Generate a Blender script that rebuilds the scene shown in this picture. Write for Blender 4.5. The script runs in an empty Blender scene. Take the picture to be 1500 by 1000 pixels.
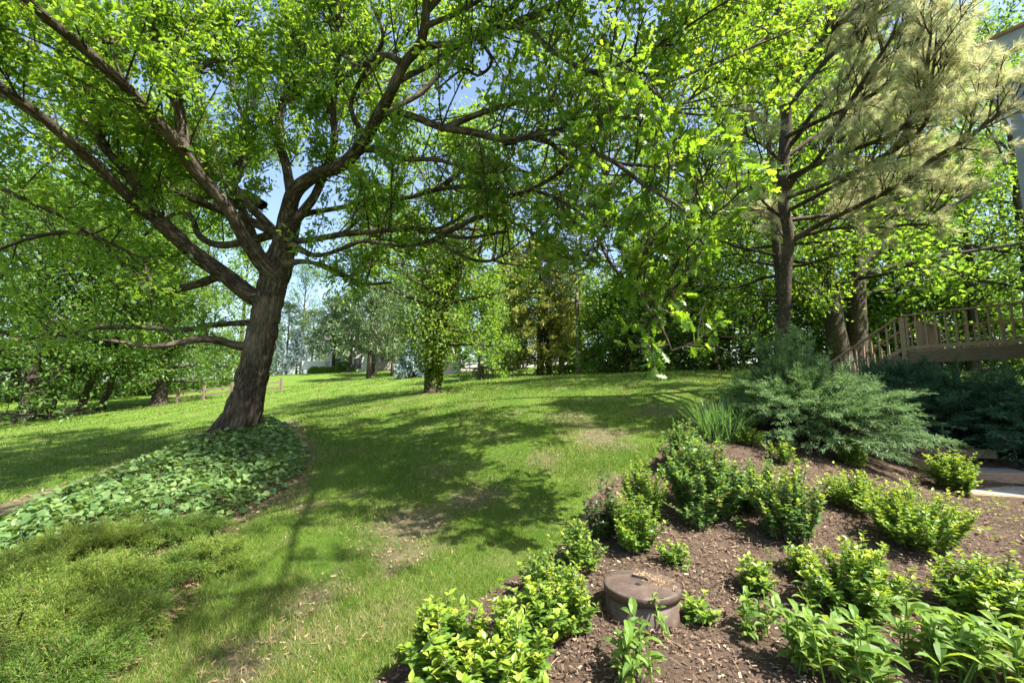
import bpy, math
import numpy as np
from mathutils import Vector
# ------------------------------------------------------------------ camera, sky, sun, exposure
SC = bpy.context.scene
F = 667.0; TH = math.radians(6.9); EYE = 1.6
cam = bpy.data.cameras.new('camera'); cam.lens = 16.0; cam.sensor_width = 36.0
cam.clip_end = 3000; cam.clip_start = 0.05
co = bpy.data.objects.new('camera', cam); SC.collection.objects.link(co)
co.location = (0, 0, EYE); co.rotation_euler = (math.pi/2 + TH, 0, 0); SC.camera = co
SUN_EL = math.radians(55); SUN_D = np.array([0.86, -0.51])
w = bpy.data.worlds.new('World'); SC.world = w; w.use_nodes = True
nt = w.node_tree; sky = nt.nodes.new('ShaderNodeTexSky'); sky.sky_type = 'NISHITA'
sky.sun_disc = False; sky.sun_elevation = SUN_EL
sky.sun_rotation = math.atan2(SUN_D[0], SUN_D[1]); sky.air_density = 1.0; sky.dust_density = 2.0; sky.ozone_density = 0.6
nt.nodes['Background'].inputs[1].default_value = 0.10
nt.links.new(sky.outputs[0], nt.nodes['Background'].inputs[0])
sl = bpy.data.lights.new('sun', 'SUN'); sl.energy = 5.0; sl.angle = math.radians(0.53); sl.color = (1, .95, .86)
so = bpy.data.objects.new('sun', sl); SC.collection.objects.link(so)
sd = Vector((SUN_D[0]*math.cos(SUN_EL), SUN_D[1]*math.cos(SUN_EL), math.sin(SUN_EL)))
so.rotation_euler = sd.to_track_quat('Z', 'Y').to_euler(); so.location = (20, -12, 30)
SC.view_settings.view_transform = 'Standard'; SC.view_settings.look = 'None'
SC.view_settings.exposure = 1.86; SC.view_settings.gamma = 1.0
SC.cycles.max_bounces = 8; SC.cycles.diffuse_bounces = 4; SC.cycles.transmission_bounces = 5
SC.cycles.glossy_bounces = 2; SC.cycles.transparent_max_bounces = 4; SC.cycles.caustics_reflective = False
SC.cycles.caustics_refractive = False

# ------------------------------------------------------------------ helpers
RNG = np.random.default_rng(7)
A = lambda *x: np.array(x, float)
def norm(v): return v/np.maximum(np.linalg.norm(v, axis=-1, keepdims=True), 1e-9)
def ray(u, v):
    a = (u-750)/F; b = (500-v)/F
    return A(a, math.cos(TH)-b*math.sin(TH), math.sin(TH)+b*math.cos(TH))
def W(u, v, t): return A(0, 0, EYE)+ray(u, v)*t
# terrain: the lie of the land, read off as sight-line points with distances
CP = [W(*p) for p in [(940,930,3.1),(560,990,2.6),(150,950,2.9),(300,900,3.4),(850,720,6.0),(700,620,9.3),(640,572,16),
  (350,638,9.5),(440,700,7),(300,800,4.6),(150,700,8),(0,720,7.6),(0,622,22),(235,592,27),(400,575,27),(415,550,50),
  (560,552,45),(700,549,30),(790,547,32),(850,546,30),(1000,545,18),(930,546,21),(1000,620,9),(1060,650,7.2),
  (1300,690,7),(1450,740,5.6),(1345,660,8.2),(1400,950,2.9),(1190,645,7.6),(560,640,9.5),(500,800,4.6),(700,760,5.0),
  (520,620,11.5),(180,640,14),(480,595,18)]]
CP += [A(0,0,0),A(6,0,0),A(-6,0,-.3),A(0,-8,-.4),A(9,-6,0),A(-9,-8,-.5),A(6.2,10.2,1.7),A(9.5,10.8,1.1),A(12,9,.9),A(10,17,2.4),
  A(17,17,2.4),A(3,60,5.4),A(-20,75,6),A(-60,60,3),A(-45,20,-.5),A(40,40,4),A(30,5,1),A(-160,0,2),A(160,0,4),A(0,160,6),A(0,-160,0),
  A(-400,0,2),A(400,0,4),A(0,400,6),A(0,-400,0),A(9,40,4.7),A(-9,70,6)]
CP = np.array(CP); C2 = 1.2**2
_d = np.sqrt(((CP[:,None,:2]-CP[None,:,:2])**2).sum(-1)+C2)
_n = len(CP); _M = np.zeros((_n+1,_n+1)); _M[:_n,:_n] = _d-1e-2*0; _M[_n,:_n] = 1; _M[:_n,_n] = 1
_wt = np.linalg.solve(_M+np.diag([-0.15]*_n+[0]), np.append(CP[:,2], 0))
def gz(x, y):
    x = np.asarray(x, float); y = np.asarray(y, float); sh = x.shape; x = x.ravel(); y = y.ravel()
    out = np.empty(len(x))
    for i in range(0, len(x), 60000):
        d = np.sqrt((x[i:i+60000,None]-CP[None,:,0])**2+(y[i:i+60000,None]-CP[None,:,1])**2+C2)
        out[i:i+60000] = d@_wt[:_n]+_wt[_n]
    out += .03*np.sin(x*1.1+.4*y)*np.sin(y*.9-.3*x)
    return out.reshape(sh)
_ts = np.concatenate([np.arange(1.2, 14, .04), np.arange(14, 90, .2)])
def gp(u, v):
    """where the sight line meets the ground"""
    p = A(0,0,EYE)+ray(u, v)*_ts[:,None]; below = p[:,2] <= gz(p[:,0], p[:,1])
    i = int(np.argmax(below)) if below.any() else len(_ts)-1
    q = p[i].copy(); q[2] = gz(q[0], q[1]); return q
def G(x, y): return A(x, y, float(gz(x, y)))

class MB:
    def __init__(s): s.v=[]; s.uv=[]; s.f={}; s.n=0; s.mi={}
    def add(s, v, faces, uv=None, mat=0):
        v = np.asarray(v, float).reshape(-1,3); s.v.append(v)
        s.uv.append(np.zeros((len(v),2)) if uv is None else np.asarray(uv, float))
        for f in (faces if isinstance(faces, list) else [faces]):
            f = np.asarray(f, int)
            if f.size: s.f.setdefault((f.shape[1], mat), []).append(f+s.n)
        s.n += len(v)
    def box(s, c, size, ax=None, mat=0):
        """box at centre c, axes = rows of ax"""
        ax = np.eye(3) if ax is None else np.asarray(ax, float)
        k = np.array([[-1,-1,-1],[1,-1,-1],[1,1,-1],[-1,1,-1],[-1,-1,1],[1,-1,1],[1,1,1],[-1,1,1]])*.5*np.asarray(size, float)
        s.add(np.asarray(c, float)+k@ax, np.array([[0,3,2,1],[4,5,6,7],[0,1,5,4],[1,2,6,5],[2,3,7,6],[3,0,4,7]]), mat=mat)
    def beam(s, p, q, wd, h, up=(0,0,1), mat=0):
        p = np.asarray(p, float); q = np.asarray(q, float); y = norm(q-p); x = norm(np.cross(y, up)); z = np.cross(x, y)
        s.box((p+q)/2, (wd, np.linalg.norm(q-p), h), [x,y,z], mat)
    def build(s, name, mats, parent=None, smooth=False, bevel=0):
        me = bpy.data.meshes.new(name); v = np.concatenate(s.v); me.vertices.add(len(v)); me.vertices.foreach_set('co', v.ravel())
        lv=[]; tot=[]; mi=[]
        for (k, m), fl in s.f.items():
            f = np.concatenate(fl); lv.append(f.ravel()); tot.append(np.full(len(f), k)); mi.append(np.full(len(f), m))
        lv = np.concatenate(lv); tot = np.concatenate(tot); mi = np.concatenate(mi)
        me.loops.add(len(lv)); me.loops.foreach_set('vertex_index', lv.astype(np.int32))
        me.polygons.add(len(tot)); st = np.concatenate([[0], np.cumsum(tot)[:-1]])
        me.polygons.foreach_set('loop_start', st.astype(np.int32)); me.polygons.foreach_set('loop_total', tot.astype(np.int32))
        mats = mats if isinstance(mats, list) else [mats]
        for m in mats: me.materials.append(m)
        me.polygons.foreach_set('material_index', mi.astype(np.int32))
        me.polygons.foreach_set('use_smooth', np.full(len(tot), smooth))
        uv = np.concatenate(s.uv)
        if np.any(uv):
            l = me.uv_layers.new(name='UVMap'); l.data.foreach_set('uv', uv[lv].ravel())
        me.update(calc_edges=True)
        o = bpy.data.objects.new(name, me); SC.collection.objects.link(o)
        if parent is not None:
            o.parent = parent; o.matrix_parent_inverse.identity()
            o.location = -Vector(parent.location)
        if bevel:
            b = o.modifiers.new('bevel', 'BEVEL'); b.width = bevel; b.segments = 2
        return o
def thing(name, label, cat, loc, group=None):
    o = bpy.data.objects.new(name, None); SC.collection.objects.link(o); o.empty_display_size = .2
    o.location = [float(c) for c in loc]; o['label'] = label; o['category'] = cat
    if group: o['group'] = group
    return o
def kind(o, k, label=None, cat=None):
    o['kind'] = k
    if label: o['label'] = label
    if cat: o['category'] = cat
    return o

def vnoise(u, v, seed, pu):
    """value noise, periodic in u with period pu"""
    r = np.random.default_rng(seed).random((pu, 4096)); iu = np.floor(u).astype(int); iv = np.floor(v).astype(int)
    fu = u-iu; fv = v-iv; fu = fu*fu*(3-2*fu); fv = fv*fv*(3-2*fv)
    a = lambda i, j: r[i % pu, j % 4096]
    return (a(iu,iv)*(1-fu)+a(iu+1,iv)*fu)*(1-fv)+(a(iu,iv+1)*(1-fu)+a(iu+1,iv+1)*fu)*fv
def vn2(x, y, seed): return vnoise(x+2000, y+2000, seed, 4096)
def catmull(p, step):
    p = np.asarray(p, float); q = np.vstack([2*p[0]-p[1], p, 2*p[-1]-p[-2]]); out = []
    for i in range(1, len(q)-2):
        n = max(2, int(np.linalg.norm(q[i+1,:3]-q[i,:3])/step)); t = np.linspace(0, 1, n, endpoint=False)[:,None]
        a, b, c, d = q[i-1], q[i], q[i+1], q[i+2]
        out.append(.5*(2*b+(c-a)*t+(2*a-5*b+4*c-d)*t*t+(3*b-a-3*c+d)*t**3))
    out.append(q[-2][None]); return np.vstack(out)
def tube(mb, pts, sides=12, step=.12, ridge=0, seed=0, wob=0, mat=0):
    """pts: rows x,y,z,r. returns the resampled rows"""
    c = catmull(pts, step); P = c[:,:3].copy(); r = np.maximum(c[:,3], .002)
    if wob:
        s = np.arange(len(P))*step
        for k in range(3): P[:,k] += (vn2(s*1.3, s*0+k*7.3, seed+5)-.5)*wob*np.minimum(1, r*30)
    T = norm(np.gradient(P, axis=0)); n = np.cross(T[0], A(0,1,0.3)); n /= np.linalg.norm(n); N = []
    for t in T:
        n = n-t*(n@t); n /= np.linalg.norm(n); N.append(n)
    N = np.array(N); B = np.cross(T, N); ang = np.linspace(0, 2*np.pi, sides+1)
    L = np.concatenate([[0], np.cumsum(np.linalg.norm(np.diff(P, axis=0), axis=1))])
    rr = np.repeat(r[:,None], sides+1, 1)
    if ridge:
        U = ang[None]/(2*np.pi); V = L[:,None]+0*U
        nf = max(6, int(np.median(r)*2*math.pi/.075)); tw = V*.35
        k = vnoise((U+.12*vnoise(U*5, V*1.5, seed+3, 5)+tw*.1)*nf, V*3.2, seed, nf); k2 = vnoise((U+tw*.1)*nf*2, V*7, seed+1, nf*2)
        rr = rr*(1+ridge*(1.3*np.abs(2*k-1)**.6+.45*k2-1.1)+.10*(vnoise(U*3, V*1.1, seed+2, 3)-.5))
    X = P[:,None]+rr[...,None]*(np.cos(ang)[None,:,None]*N[:,None]+np.sin(ang)[None,:,None]*B[:,None])
    m = len(P); k = sides+1; i = np.arange(m-1)[:,None]*k+np.arange(sides)[None]
    f = np.stack([i, i+1, i+k+1, i+k], -1).reshape(-1,4)
    uv = np.stack([np.repeat(ang[None]*np.median(r), m, 0), np.repeat(L[:,None], k, 1)], -1).reshape(-1,2)+seed*.37
    mb.add(X.reshape(-1,3), f, uv, mat)
    return np.column_stack([P, r])
def tubes(mb, C, r0, r1, sides=4, mat=0):
    """many short tubes at once. C: (N,K,3); r0,r1 radii at root and tip"""
    N, K = C.shape[:2]; T = norm(np.gradient(C, axis=1)); ref = np.where(np.abs(T[...,2:3]) > .9, A(1,0,0), A(0,0,1))
    X = norm(np.cross(T, ref)); Y = np.cross(T, X); r = (np.reshape(r0, (-1,1))*np.ones((N,1)))*(1-np.linspace(0,1,K))+np.reshape(r1, (-1,1))*np.linspace(0,1,K)
    a = np.arange(sides)/sides*2*np.pi
    V = C[:,:,None]+r[:,:,None,None]*(np.cos(a)[:,None]*X[:,:,None]+np.sin(a)[:,None]*Y[:,:,None])
    b = (np.arange(N)*K*sides)[:,None,None]+(np.arange(K-1)*sides)[None,:,None]; j = np.arange(sides)[None,None]; j2 = (j+1) % sides
    f = np.stack([b+j, b+j2, b+j2+sides, b+j+sides], -1).reshape(-1,4)
    uv = np.stack(np.broadcast_arrays((a*.03)[None,None], (np.arange(K)*.2)[None,:,None]+np.zeros((N,1,1))), -1).reshape(-1,2)+.01
    mb.add(V.reshape(-1,3), f, uv, mat)
def along(C, idx, s):
    """points and tangents at parameter s on polylines C[idx]"""
    K = C.shape[1]; x = s*(K-1); i = np.minimum(x.astype(int), K-2); f = (x-i)[:,None]
    p, q = C[idx, i], C[idx, i+1]; return p*(1-f)+q*f, norm(q-p)
def sprout(rng, C, m, L, lo=.25, fwd=.8, out=.9, up=.25, droop=0., K=4, ljit=.4, taper=.5):
    """m children on each polyline of C (N,K,3) -> (N*m,K,3)"""
    N = len(C); idx = np.repeat(np.arange(N), m); s = lo+(1-lo)*rng.random(N*m)
    p, t = along(C, idx, s); q = rng.normal(size=(N*m,3)); q -= t*(q*t).sum(1)[:,None]; q = norm(q)
    d = norm(t*fwd+q*out+A(0,0,up)); ln = np.reshape(L, (-1,1))*np.ones((N,1)); ln = np.repeat(ln, m, 0)[:,0]*(1-ljit+2*ljit*rng.random(N*m))*(1-taper*s)
    k = np.linspace(0, 1, K); e = rng.normal(size=(N*m,3))*.25+A(0,0,.25*up*2)-A(0,0,droop)
    return p[:,None]+ln[:,None,None]*(d[:,None]*k[None,:,None]+e[:,None]*(k**2)[None,:,None]*.6), idx
def poly_resample(P, K):
    s = np.concatenate([[0], np.cumsum(np.linalg.norm(np.diff(P[:,:3], axis=0), axis=1))]); x = np.linspace(0, s[-1], K)
    return np.stack([np.interp(x, s, P[:,j]) for j in range(3)], 1)

# leaf outlines: x across, y along, z up
def mirror(h, z=0):
    h = np.asarray(h, float); l = np.column_stack([h[:,0], h[:,1]]); r = l[::-1]*A(-1,1)
    v = np.vstack([[0,0], l, [0,1], r]); zz = -np.abs(v[:,0])*z - .12*v[:,1]**2
    v = np.column_stack([v, zz]); return v, [np.arange(len(v))[None]]
RHOMB = (A([0,0,0],[.3,.42,.06],[0,1,-.08],[-.3,.42,.06]), [np.array([[0,1,2,3]])])
OVATE = (A([0,0,0],[.22,.22,.05],[.27,.5,.04],[0,1,-.14],[0,.5,-.02],[-.27,.5,.04],[-.22,.22,.05]), [np.array([[0,1,2,4],[0,4,5,6]]), np.array([[4,2,3],[4,3,5]])])
LANCE = (A([0,0,0],[.13,.3,.05],[.12,.65,.03],[0,1,-.2],[0,.65,-.05],[0,.3,0],[-.12,.65,.03],[-.13,.3,.05]), [np.array([[5,1,2,4],[5,4,6,7]]), np.array([[0,1,5],[0,5,7],[4,2,3],[4,3,6]])])
HEART = (A([0,.08,-.03],[.28,0,.05],[.46,.25,.06],[.36,.62,.02],[0,1,-.14],[-.36,.62,.02],[-.46,.25,.06],[-.28,0,.05],[0,.5,-.02]), [np.array([[0,1,2,8],[8,6,7,0],[8,2,3,4],[8,4,5,6]])])
HOSTA = (A([0,0,0],[.12,.22,.1],[.19,.5,.16],[.13,.78,.08],[0,1,-.12],[-.13,.78,.08],[-.19,.5,.16],[-.12,.22,.1],[0,.22,.05],[0,.5,.1],[0,.78,.02]),
   [np.array([[8,1,2,9],[9,2,3,10],[8,9,6,7],[9,10,5,6]]), np.array([[0,1,8],[0,8,7],[10,3,4],[10,4,5]])])
OAKL = mirror([[.03,.1],[.17,.2],[.24,.3],[.09,.38],[.28,.5],[.33,.6],[.12,.62],[.26,.8],[.22,.88],[.09,.84]], .25)
OAKS = mirror([[.14,.15],[.24,.3],[.1,.4],[.32,.6],[.13,.65],[.22,.86]], .25)
MAPLE = mirror([[.2,.02],[.5,.22],[.28,.34],[.48,.66],[.17,.6]], .15)
CHIP = (A([-.2,0,0],[.25,.05,.02],[.2,1,.03],[-.25,.9,0]), [np.array([[0,1,2,3]])])
BLADE = (A([-.5,0,0],[.5,0,0],[0,1,0]), [np.array([[0,1,2]])])
def leaves(mb, tpl, pos, axis, nrm, size, wid=1.0, mat=0):
    V, fs = tpl; N = len(pos); y = norm(axis); n = norm(nrm-y*(nrm*y).sum(1)[:,None]); x = np.cross(y, n)
    size = np.broadcast_to(size, (N,)); wid = np.broadcast_to(wid, (N,))
    P = pos[:,None]+size[:,None,None]*(V[None,:,0:1]*wid[:,None,None]*x[:,None]+V[None,:,1:2]*y[:,None]+V[None,:,2:3]*n[:,None])
    k = len(V); off = (np.arange(N)*k)[:,None,None]
    mb.add(P.reshape(-1,3), [(f[None]+off).reshape(-1, f.shape[1]) for f in fs], mat=mat)
def leaf_on(mb, rng, tpl, C, n, size, spread=.05, lo=.3, droop=.2, flat=.7, sj=.35, wid=1.0, mat=0):
    """n leaves along each polyline of C"""
    N = len(C); idx = np.repeat(np.arange(N), n); p, t = along(C, idx, lo+(1-lo)*rng.random(N*n)**.8)
    p = p+rng.normal(size=p.shape)*spread; q = norm(rng.normal(size=p.shape))
    ax = norm(t*.5+q*.9-A(0,0,droop)); nr = A(0,0,1)*flat+norm(rng.normal(size=p.shape))*(1.2-flat)
    leaves(mb, tpl, p, ax, nr, size*(1-sj+2*sj*rng.random(N*n)), wid, mat)

# ------------------------------------------------------------------ materials
def newmat(name):
    m = bpy.data.materials.new(name); m.use_nodes = True; t = m.node_tree; t.nodes.clear()
    o = t.nodes.new('ShaderNodeOutputMaterial'); return m, t, o
def ramp(t, fac, stops):
    r = t.nodes.new('ShaderNodeValToRGB'); e = r.color_ramp.elements
    while len(e) < len(stops): e.new(.5)
    for i, (p, c) in enumerate(stops): e[i].position = p; e[i].color = (*c, 1)
    t.links.new(fac, r.inputs[0]); return r.outputs[0]
def leafmat(name, cols, trans=.45, tcol=None, rough=.45, spec=.35, rare=None):
    """cols: dark, mid, light reflectance; per-leaf variation"""
    m, t, o = newmat(name); g = t.nodes.new('ShaderNodeNewGeometry')
    st = [(0, cols[0]), (.5, cols[1]), (.93, cols[2])]
    if rare: st += [(.965, rare)]
    c = ramp(t, g.outputs['Random Per Island'], st)
    p = t.nodes.new('ShaderNodeBsdfPrincipled'); t.links.new(c, p.inputs['Base Color']); p.inputs['Roughness'].default_value = rough
    p.inputs['Specular IOR Level'].default_value = spec
    tr = t.nodes.new('ShaderNodeBsdfTranslucent'); mx = t.nodes.new('ShaderNodeMix'); mx.data_type = 'RGBA'; mx.blend_type = 'MULTIPLY'
    mx.inputs['Factor'].default_value = 1; t.links.new(c, mx.inputs[6]); mx.inputs[7].default_value = (*(tcol or (2.6,2.2,.9)), 1)
    t.links.new(mx.outputs[2], tr.inputs[0]); ms = t.nodes.new('ShaderNodeMixShader'); ms.inputs[0].default_value = trans
    t.links.new(p.outputs[0], ms.inputs[1]); t.links.new(tr.outputs[0], ms.inputs[2]); t.links.new(ms.outputs[0], o.inputs[0]); return m
def noise(t, vec, scale, detail=5, rough=.6):
    n = t.nodes.new('ShaderNodeTexNoise'); n.inputs['Scale'].default_value = scale; n.inputs['Detail'].default_value = detail
    n.inputs['Roughness'].default_value = rough
    if vec is not None: t.links.new(vec, n.inputs['Vector'])
    return n.outputs['Fac']
def mapping(t, vec, scale):
    m = t.nodes.new('ShaderNodeMapping'); m.inputs['Scale'].default_value = scale; t.links.new(vec, m.inputs['Vector']); return m.outputs[0]
def mapr(t, v, a, b, c=0., d=1.):
    m = t.nodes.new('ShaderNodeMapRange'); m.clamp = True
    for i, x in enumerate((a, b, c, d)): m.inputs[i+1].default_value = x
    t.links.new(v, m.inputs[0]); return m.outputs[0]
def mixc(t, f, a, b, blend='MIX'):
    m = t.nodes.new('ShaderNodeMix'); m.data_type = 'RGBA'; m.blend_type = blend
    for v, i in ((f,0),(a,6),(b,7)):
        if isinstance(v, (int,float)): m.inputs[i].default_value = v
        elif isinstance(v, tuple): m.inputs[i].default_value = (*v, 1)
        else: t.links.new(v, m.inputs[i])
    return m.outputs[2]
def math_(t, op, a, b=None):
    m = t.nodes.new('ShaderNodeMath'); m.operation = op
    for i, v in enumerate((a, b)):
        if v is None: continue
        if isinstance(v, (int,float)): m.inputs[i].default_value = v
        else: t.links.new(v, m.inputs[i])
    return m.outputs[0]
def finish(t, o, col, rough=.8, spec=.3, bump=None, bs=.5, bd=.02):
    p = t.nodes.new('ShaderNodeBsdfPrincipled'); t.links.new(col, p.inputs['Base Color'])
    if isinstance(rough, float): p.inputs['Roughness'].default_value = rough
    else: t.links.new(rough, p.inputs['Roughness'])
    p.inputs['Specular IOR Level'].default_value = spec
    if bump is not None:
        b = t.nodes.new('ShaderNodeBump'); b.inputs['Strength'].default_value = bs; b.inputs['Distance'].default_value = bd
        t.links.new(bump, b.inputs['Height']); t.links.new(b.outputs[0], p.inputs['Normal'])
    t.links.new(p.outputs[0], o.inputs[0])
def barkmat(name, dark, mid, light, su=22, sv=4, bd=.03):
    m, t, o = newmat(name); tc = t.nodes.new('ShaderNodeTexCoord'); v = mapping(t, tc.outputs['UV'], (su, sv, 1))
    a = noise(t, v, 1, 6, .65); v2 = mapping(t, tc.outputs['UV'], (su*3, sv*4, 1)); b = noise(t, v2, 1, 4)
    h = math_(t, 'ADD', math_(t, 'ABSOLUTE', math_(t, 'SUBTRACT', a, .5)), math_(t, 'MULTIPLY', b, .15))
    c = ramp(t, h, [(.08, dark), (.2, mid), (.36, light)]); big = noise(t, mapping(t, tc.outputs['Object'], (1,1,1)), 1.3, 4)
    c = mixc(t, mapr(t, big, .5, .75, 0, .35), c, light, 'MIX')
    finish(t, o, c, .9, .15, h, .9, bd); return m
def woodmat(name, base, dark, scale=(2,2,30)):
    m, t, o = newmat(name); tc = t.nodes.new('ShaderNodeTexCoord'); n = noise(t, mapping(t, tc.outputs['Object'], scale), 3, 6)
    n2 = noise(t, tc.outputs['Object'], 2.2, 5); c = ramp(t, n, [(.3, dark), (.65, base)]); c = mixc(t, mapr(t, n2, .45, .7, 0, .5), c, dark)
    finish(t, o, c, .8, .2, n, .3, .004); return m
def plainmat(name, col, var=.25, scale=8., rough=.6, bump=.2, spec=.3):
    m, t, o = newmat(name); tc = t.nodes.new('ShaderNodeTexCoord'); n = noise(t, tc.outputs['Object'], scale, 6)
    c = ramp(t, n, [(.3, tuple(x*(1-var) for x in col)), (.7, tuple(min(1, x*(1+var)) for x in col))])
    finish(t, o, c, rough, spec, n, bump, .01); return m
M = {}
M['oak_bark'] = barkmat('oak_bark', (.022,.016,.012), (.115,.09,.068), (.27,.225,.175), 16, 3, .045)
M['bark'] = barkmat('grey_bark', (.03,.025,.018), (.09,.073,.055), (.19,.16,.125))
M['pine_bark'] = barkmat('pine_bark', (.035,.026,.02), (.115,.09,.072), (.24,.20,.165), 16, 7)
M['palebark'] = barkmat('pale_bark', (.10,.08,.06), (.24,.20,.15), (.38,.32,.25))
M['twig'] = plainmat('twig_wood', (.12,.095,.07), .4)
M['oak_leaf'] = leafmat('oak_leaf', [(.052,.118,.014),(.082,.168,.022),(.125,.215,.03)], .58, (2.95,2.35,1.0))
M['oak_near'] = leafmat('oak_leaf_low', [(.06,.13,.016),(.085,.17,.02),(.125,.215,.025)], .52, (2.7,2.3,1.0), spec=.45, rough=.35)
M['wood_leaf'] = leafmat('woodland_leaf', [(.04,.095,.017),(.062,.13,.024),(.095,.175,.032)], .46, (2.5,2.2,1.0))
M['light_leaf'] = leafmat('pale_leaf', [(.065,.14,.022),(.10,.19,.03),(.145,.24,.042)], .5, (2.6,2.3,1.0))
M['ivy'] = leafmat('ivy_leaf', [(.06,.115,.013),(.095,.165,.02),(.15,.22,.03)], .45, (3,2.2,.9), spec=.3)
M['gold'] = leafmat('golden_spray', [(.15,.185,.04),(.24,.27,.055),(.33,.335,.07)], .4, (1.5,1.4,.8))
M['spruce'] = leafmat('dark_needles', [(.02,.045,.018),(.035,.07,.028),(.06,.10,.04)], .2, (1.5,1.6,.8))
M['bluespruce'] = leafmat('blue_needles', [(.08,.13,.12),(.14,.20,.19),(.22,.29,.28)], .15, (1.2,1.4,1.2))
M['farpine'] = leafmat('far_pine_needles', [(.06,.105,.042),(.095,.15,.058),(.15,.20,.085)], .25, (1.5,1.5,.9))
M['needle'] = leafmat('pine_needles', [(.26,.33,.165),(.45,.48,.30),(.64,.585,.42)], .5, (1.27,1.25,.92), .4, .5, (.34,.17,.07))  # needle colours lifted past real ones, gloss highlights put into the colour
M['juniper'] = leafmat('juniper_spray', [(.075,.14,.065),(.12,.20,.09),(.18,.26,.12)], .3, (1.5,1.6,.8), .6, .2)
M['juniper_mid'] = leafmat('green_juniper_spray', [(.045,.095,.015),(.08,.145,.022),(.13,.205,.032)], .35, (1.6,1.5,.7), .6, .2, (.20,.13,.07))
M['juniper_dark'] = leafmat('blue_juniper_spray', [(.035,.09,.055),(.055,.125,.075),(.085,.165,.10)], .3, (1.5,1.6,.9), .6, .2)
M['juniper_light'] = leafmat('fresh_juniper_spray', [(.075,.13,.022),(.13,.20,.032),(.21,.28,.045)], .35, (1.6,1.5,.7), .6, .2, (.20,.13,.07))
M['shrub'] = leafmat('shrub_leaf', [(.08,.165,.028),(.13,.235,.04),(.19,.30,.05)], .45, (2.1,1.8,.7), .4, .45)
M['shrub_tip'] = leafmat('shrub_tip_leaf', [(.16,.26,.025),(.23,.33,.035),(.32,.40,.05)], .4, (1.6,1.4,.6), .4, .4)
M['shrub_cool'] = leafmat('cool_shrub_leaf', [(.06,.13,.033),(.10,.19,.052),(.16,.265,.08)], .4, (1.9,1.8,.8), .42, .4, (.28,.20,.08))
M['shrub_dark'] = leafmat('dark_shrub_leaf', [(.03,.07,.02),(.05,.10,.03),(.08,.14,.035)], .3, None, .4, .4, (.12,.05,.035))
M['broad'] = leafmat('broad_leaf', [(.085,.165,.03),(.13,.225,.042),(.19,.29,.06)], .45, (2.0,1.7,.7), .5, .3)
M['cover'] = leafmat('cover_leaf', [(.07,.14,.045),(.11,.19,.06),(.17,.25,.085)], .35, (1.8,1.7,.7), .5, .28)
M['grassy'] = leafmat('strap_leaf', [(.06,.13,.045),(.09,.18,.07),(.15,.25,.10)], .4, (1.7,1.6,.7), .4, .4)
M['blade'] = leafmat('grass_blade', [(.048,.105,.010),(.082,.155,.016),(.14,.205,.03)], .4, (1.6,1.45,.7), .5, .3, (.30,.24,.11))
M['dryblade'] = leafmat('dry_grass_blade', [(.16,.19,.05),(.24,.235,.08),(.34,.30,.14)], .35, (1.4,1.3,.8), .6, .2)
M['chip'] = leafmat('bark_chip', [(.055,.036,.026),(.115,.077,.053),(.21,.15,.105)], .0, (1,1,1), .8, .2, (.42,.33,.22))
M['litter'] = leafmat('dead_leaf', [(.14,.08,.045),(.26,.17,.10),(.40,.29,.19)], .2, (1.2,1.1,.8), .7, .2)
M['deck'] = woodmat('weathered_deck_wood', (.45,.32,.23), (.26,.18,.13))
M['deck_dark'] = woodmat('deck_beam_wood', (.24,.18,.125), (.15,.11,.075), (3,3,14))
M['timber'] = woodmat('landscape_timber', (.34,.23,.16), (.19,.13,.09), (4,4,20))
M['fence'] = woodmat('split_rail_wood', (.22,.17,.125), (.12,.09,.065), (4,4,16))
M['slab'] = plainmat('grey_slab', (.24,.235,.23), .2, 14, .85, .3)
M['siding'] = plainmat('grey_siding', (.20,.24,.30), .06, 3, .6, .05)
M['trim'] = plainmat('grey_trim', (.27,.31,.37), .05, 3, .5, .05)
M['shingle'] = plainmat('brown_roof_shingle', (.30,.17,.10), .35, 25, .9, .5)
M['white'] = plainmat('white_siding', (.75,.74,.72), .05, 4, .7, .1)
M['greywall'] = plainmat('grey_stone_wall', (.42,.36,.33), .25, 9, .85, .3)
M['glass'] = plainmat('dark_window', (.05,.06,.07), .2, 2, .08, 0, .6)
M['lid'] = None
# ------------------------------------------------------------------ ground
def pxpoly(ps): return np.array([gp(*p)[:2] for p in ps])
def inside(poly, x, y):
    r = np.zeros(x.shape, bool); n = len(poly)
    for i in range(n):
        (x0,y0),(x1,y1) = poly[i], poly[i-1]
        c = ((y0 > y) != (y1 > y)) & (x < (x1-x0)*(y-y0)/(y1-y0+1e-12)+x0); r ^= c
    return r
def dline(poly, x, y, closed=True):
    d = np.full(x.shape, 1e9); n = len(poly)
    for i in range(0 if closed else 1, n):
        a, b = poly[i-1], poly[i]; e = b-a; t = np.clip(((x-a[0])*e[0]+(y-a[1])*e[1])/(e@e+1e-12), 0, 1)
        d = np.minimum(d, np.hypot(x-a[0]-t*e[0], y-a[1]-t*e[1]))
    return d
BED = np.vstack([pxpoly([(545,998),(600,960),(700,880),(800,820),(850,775),(868,725),(915,690),(960,668),(985,632),(1012,608),(1060,582)]),
   [[5.4,9.6],[7.5,11.6],[9.5,10.5],[12.5,7],[14,2],[8,-3],[0,-2.5],[-1.1,1.2]]])
LBED = np.vstack([pxpoly([(0,735),(100,705),(225,660),(310,632),(430,612),(462,655),(455,700),(380,755),(325,800),(300,850),(235,930),(175,998)]),
   [[-2.4,1.4],[-7,-1],[-9.5,4]]])
EDGE = pxpoly([(625,580),(560,597),(500,610),(435,620)]); EDGE2 = pxpoly([(330,640),(225,664),(130,706),(0,742)])
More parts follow.
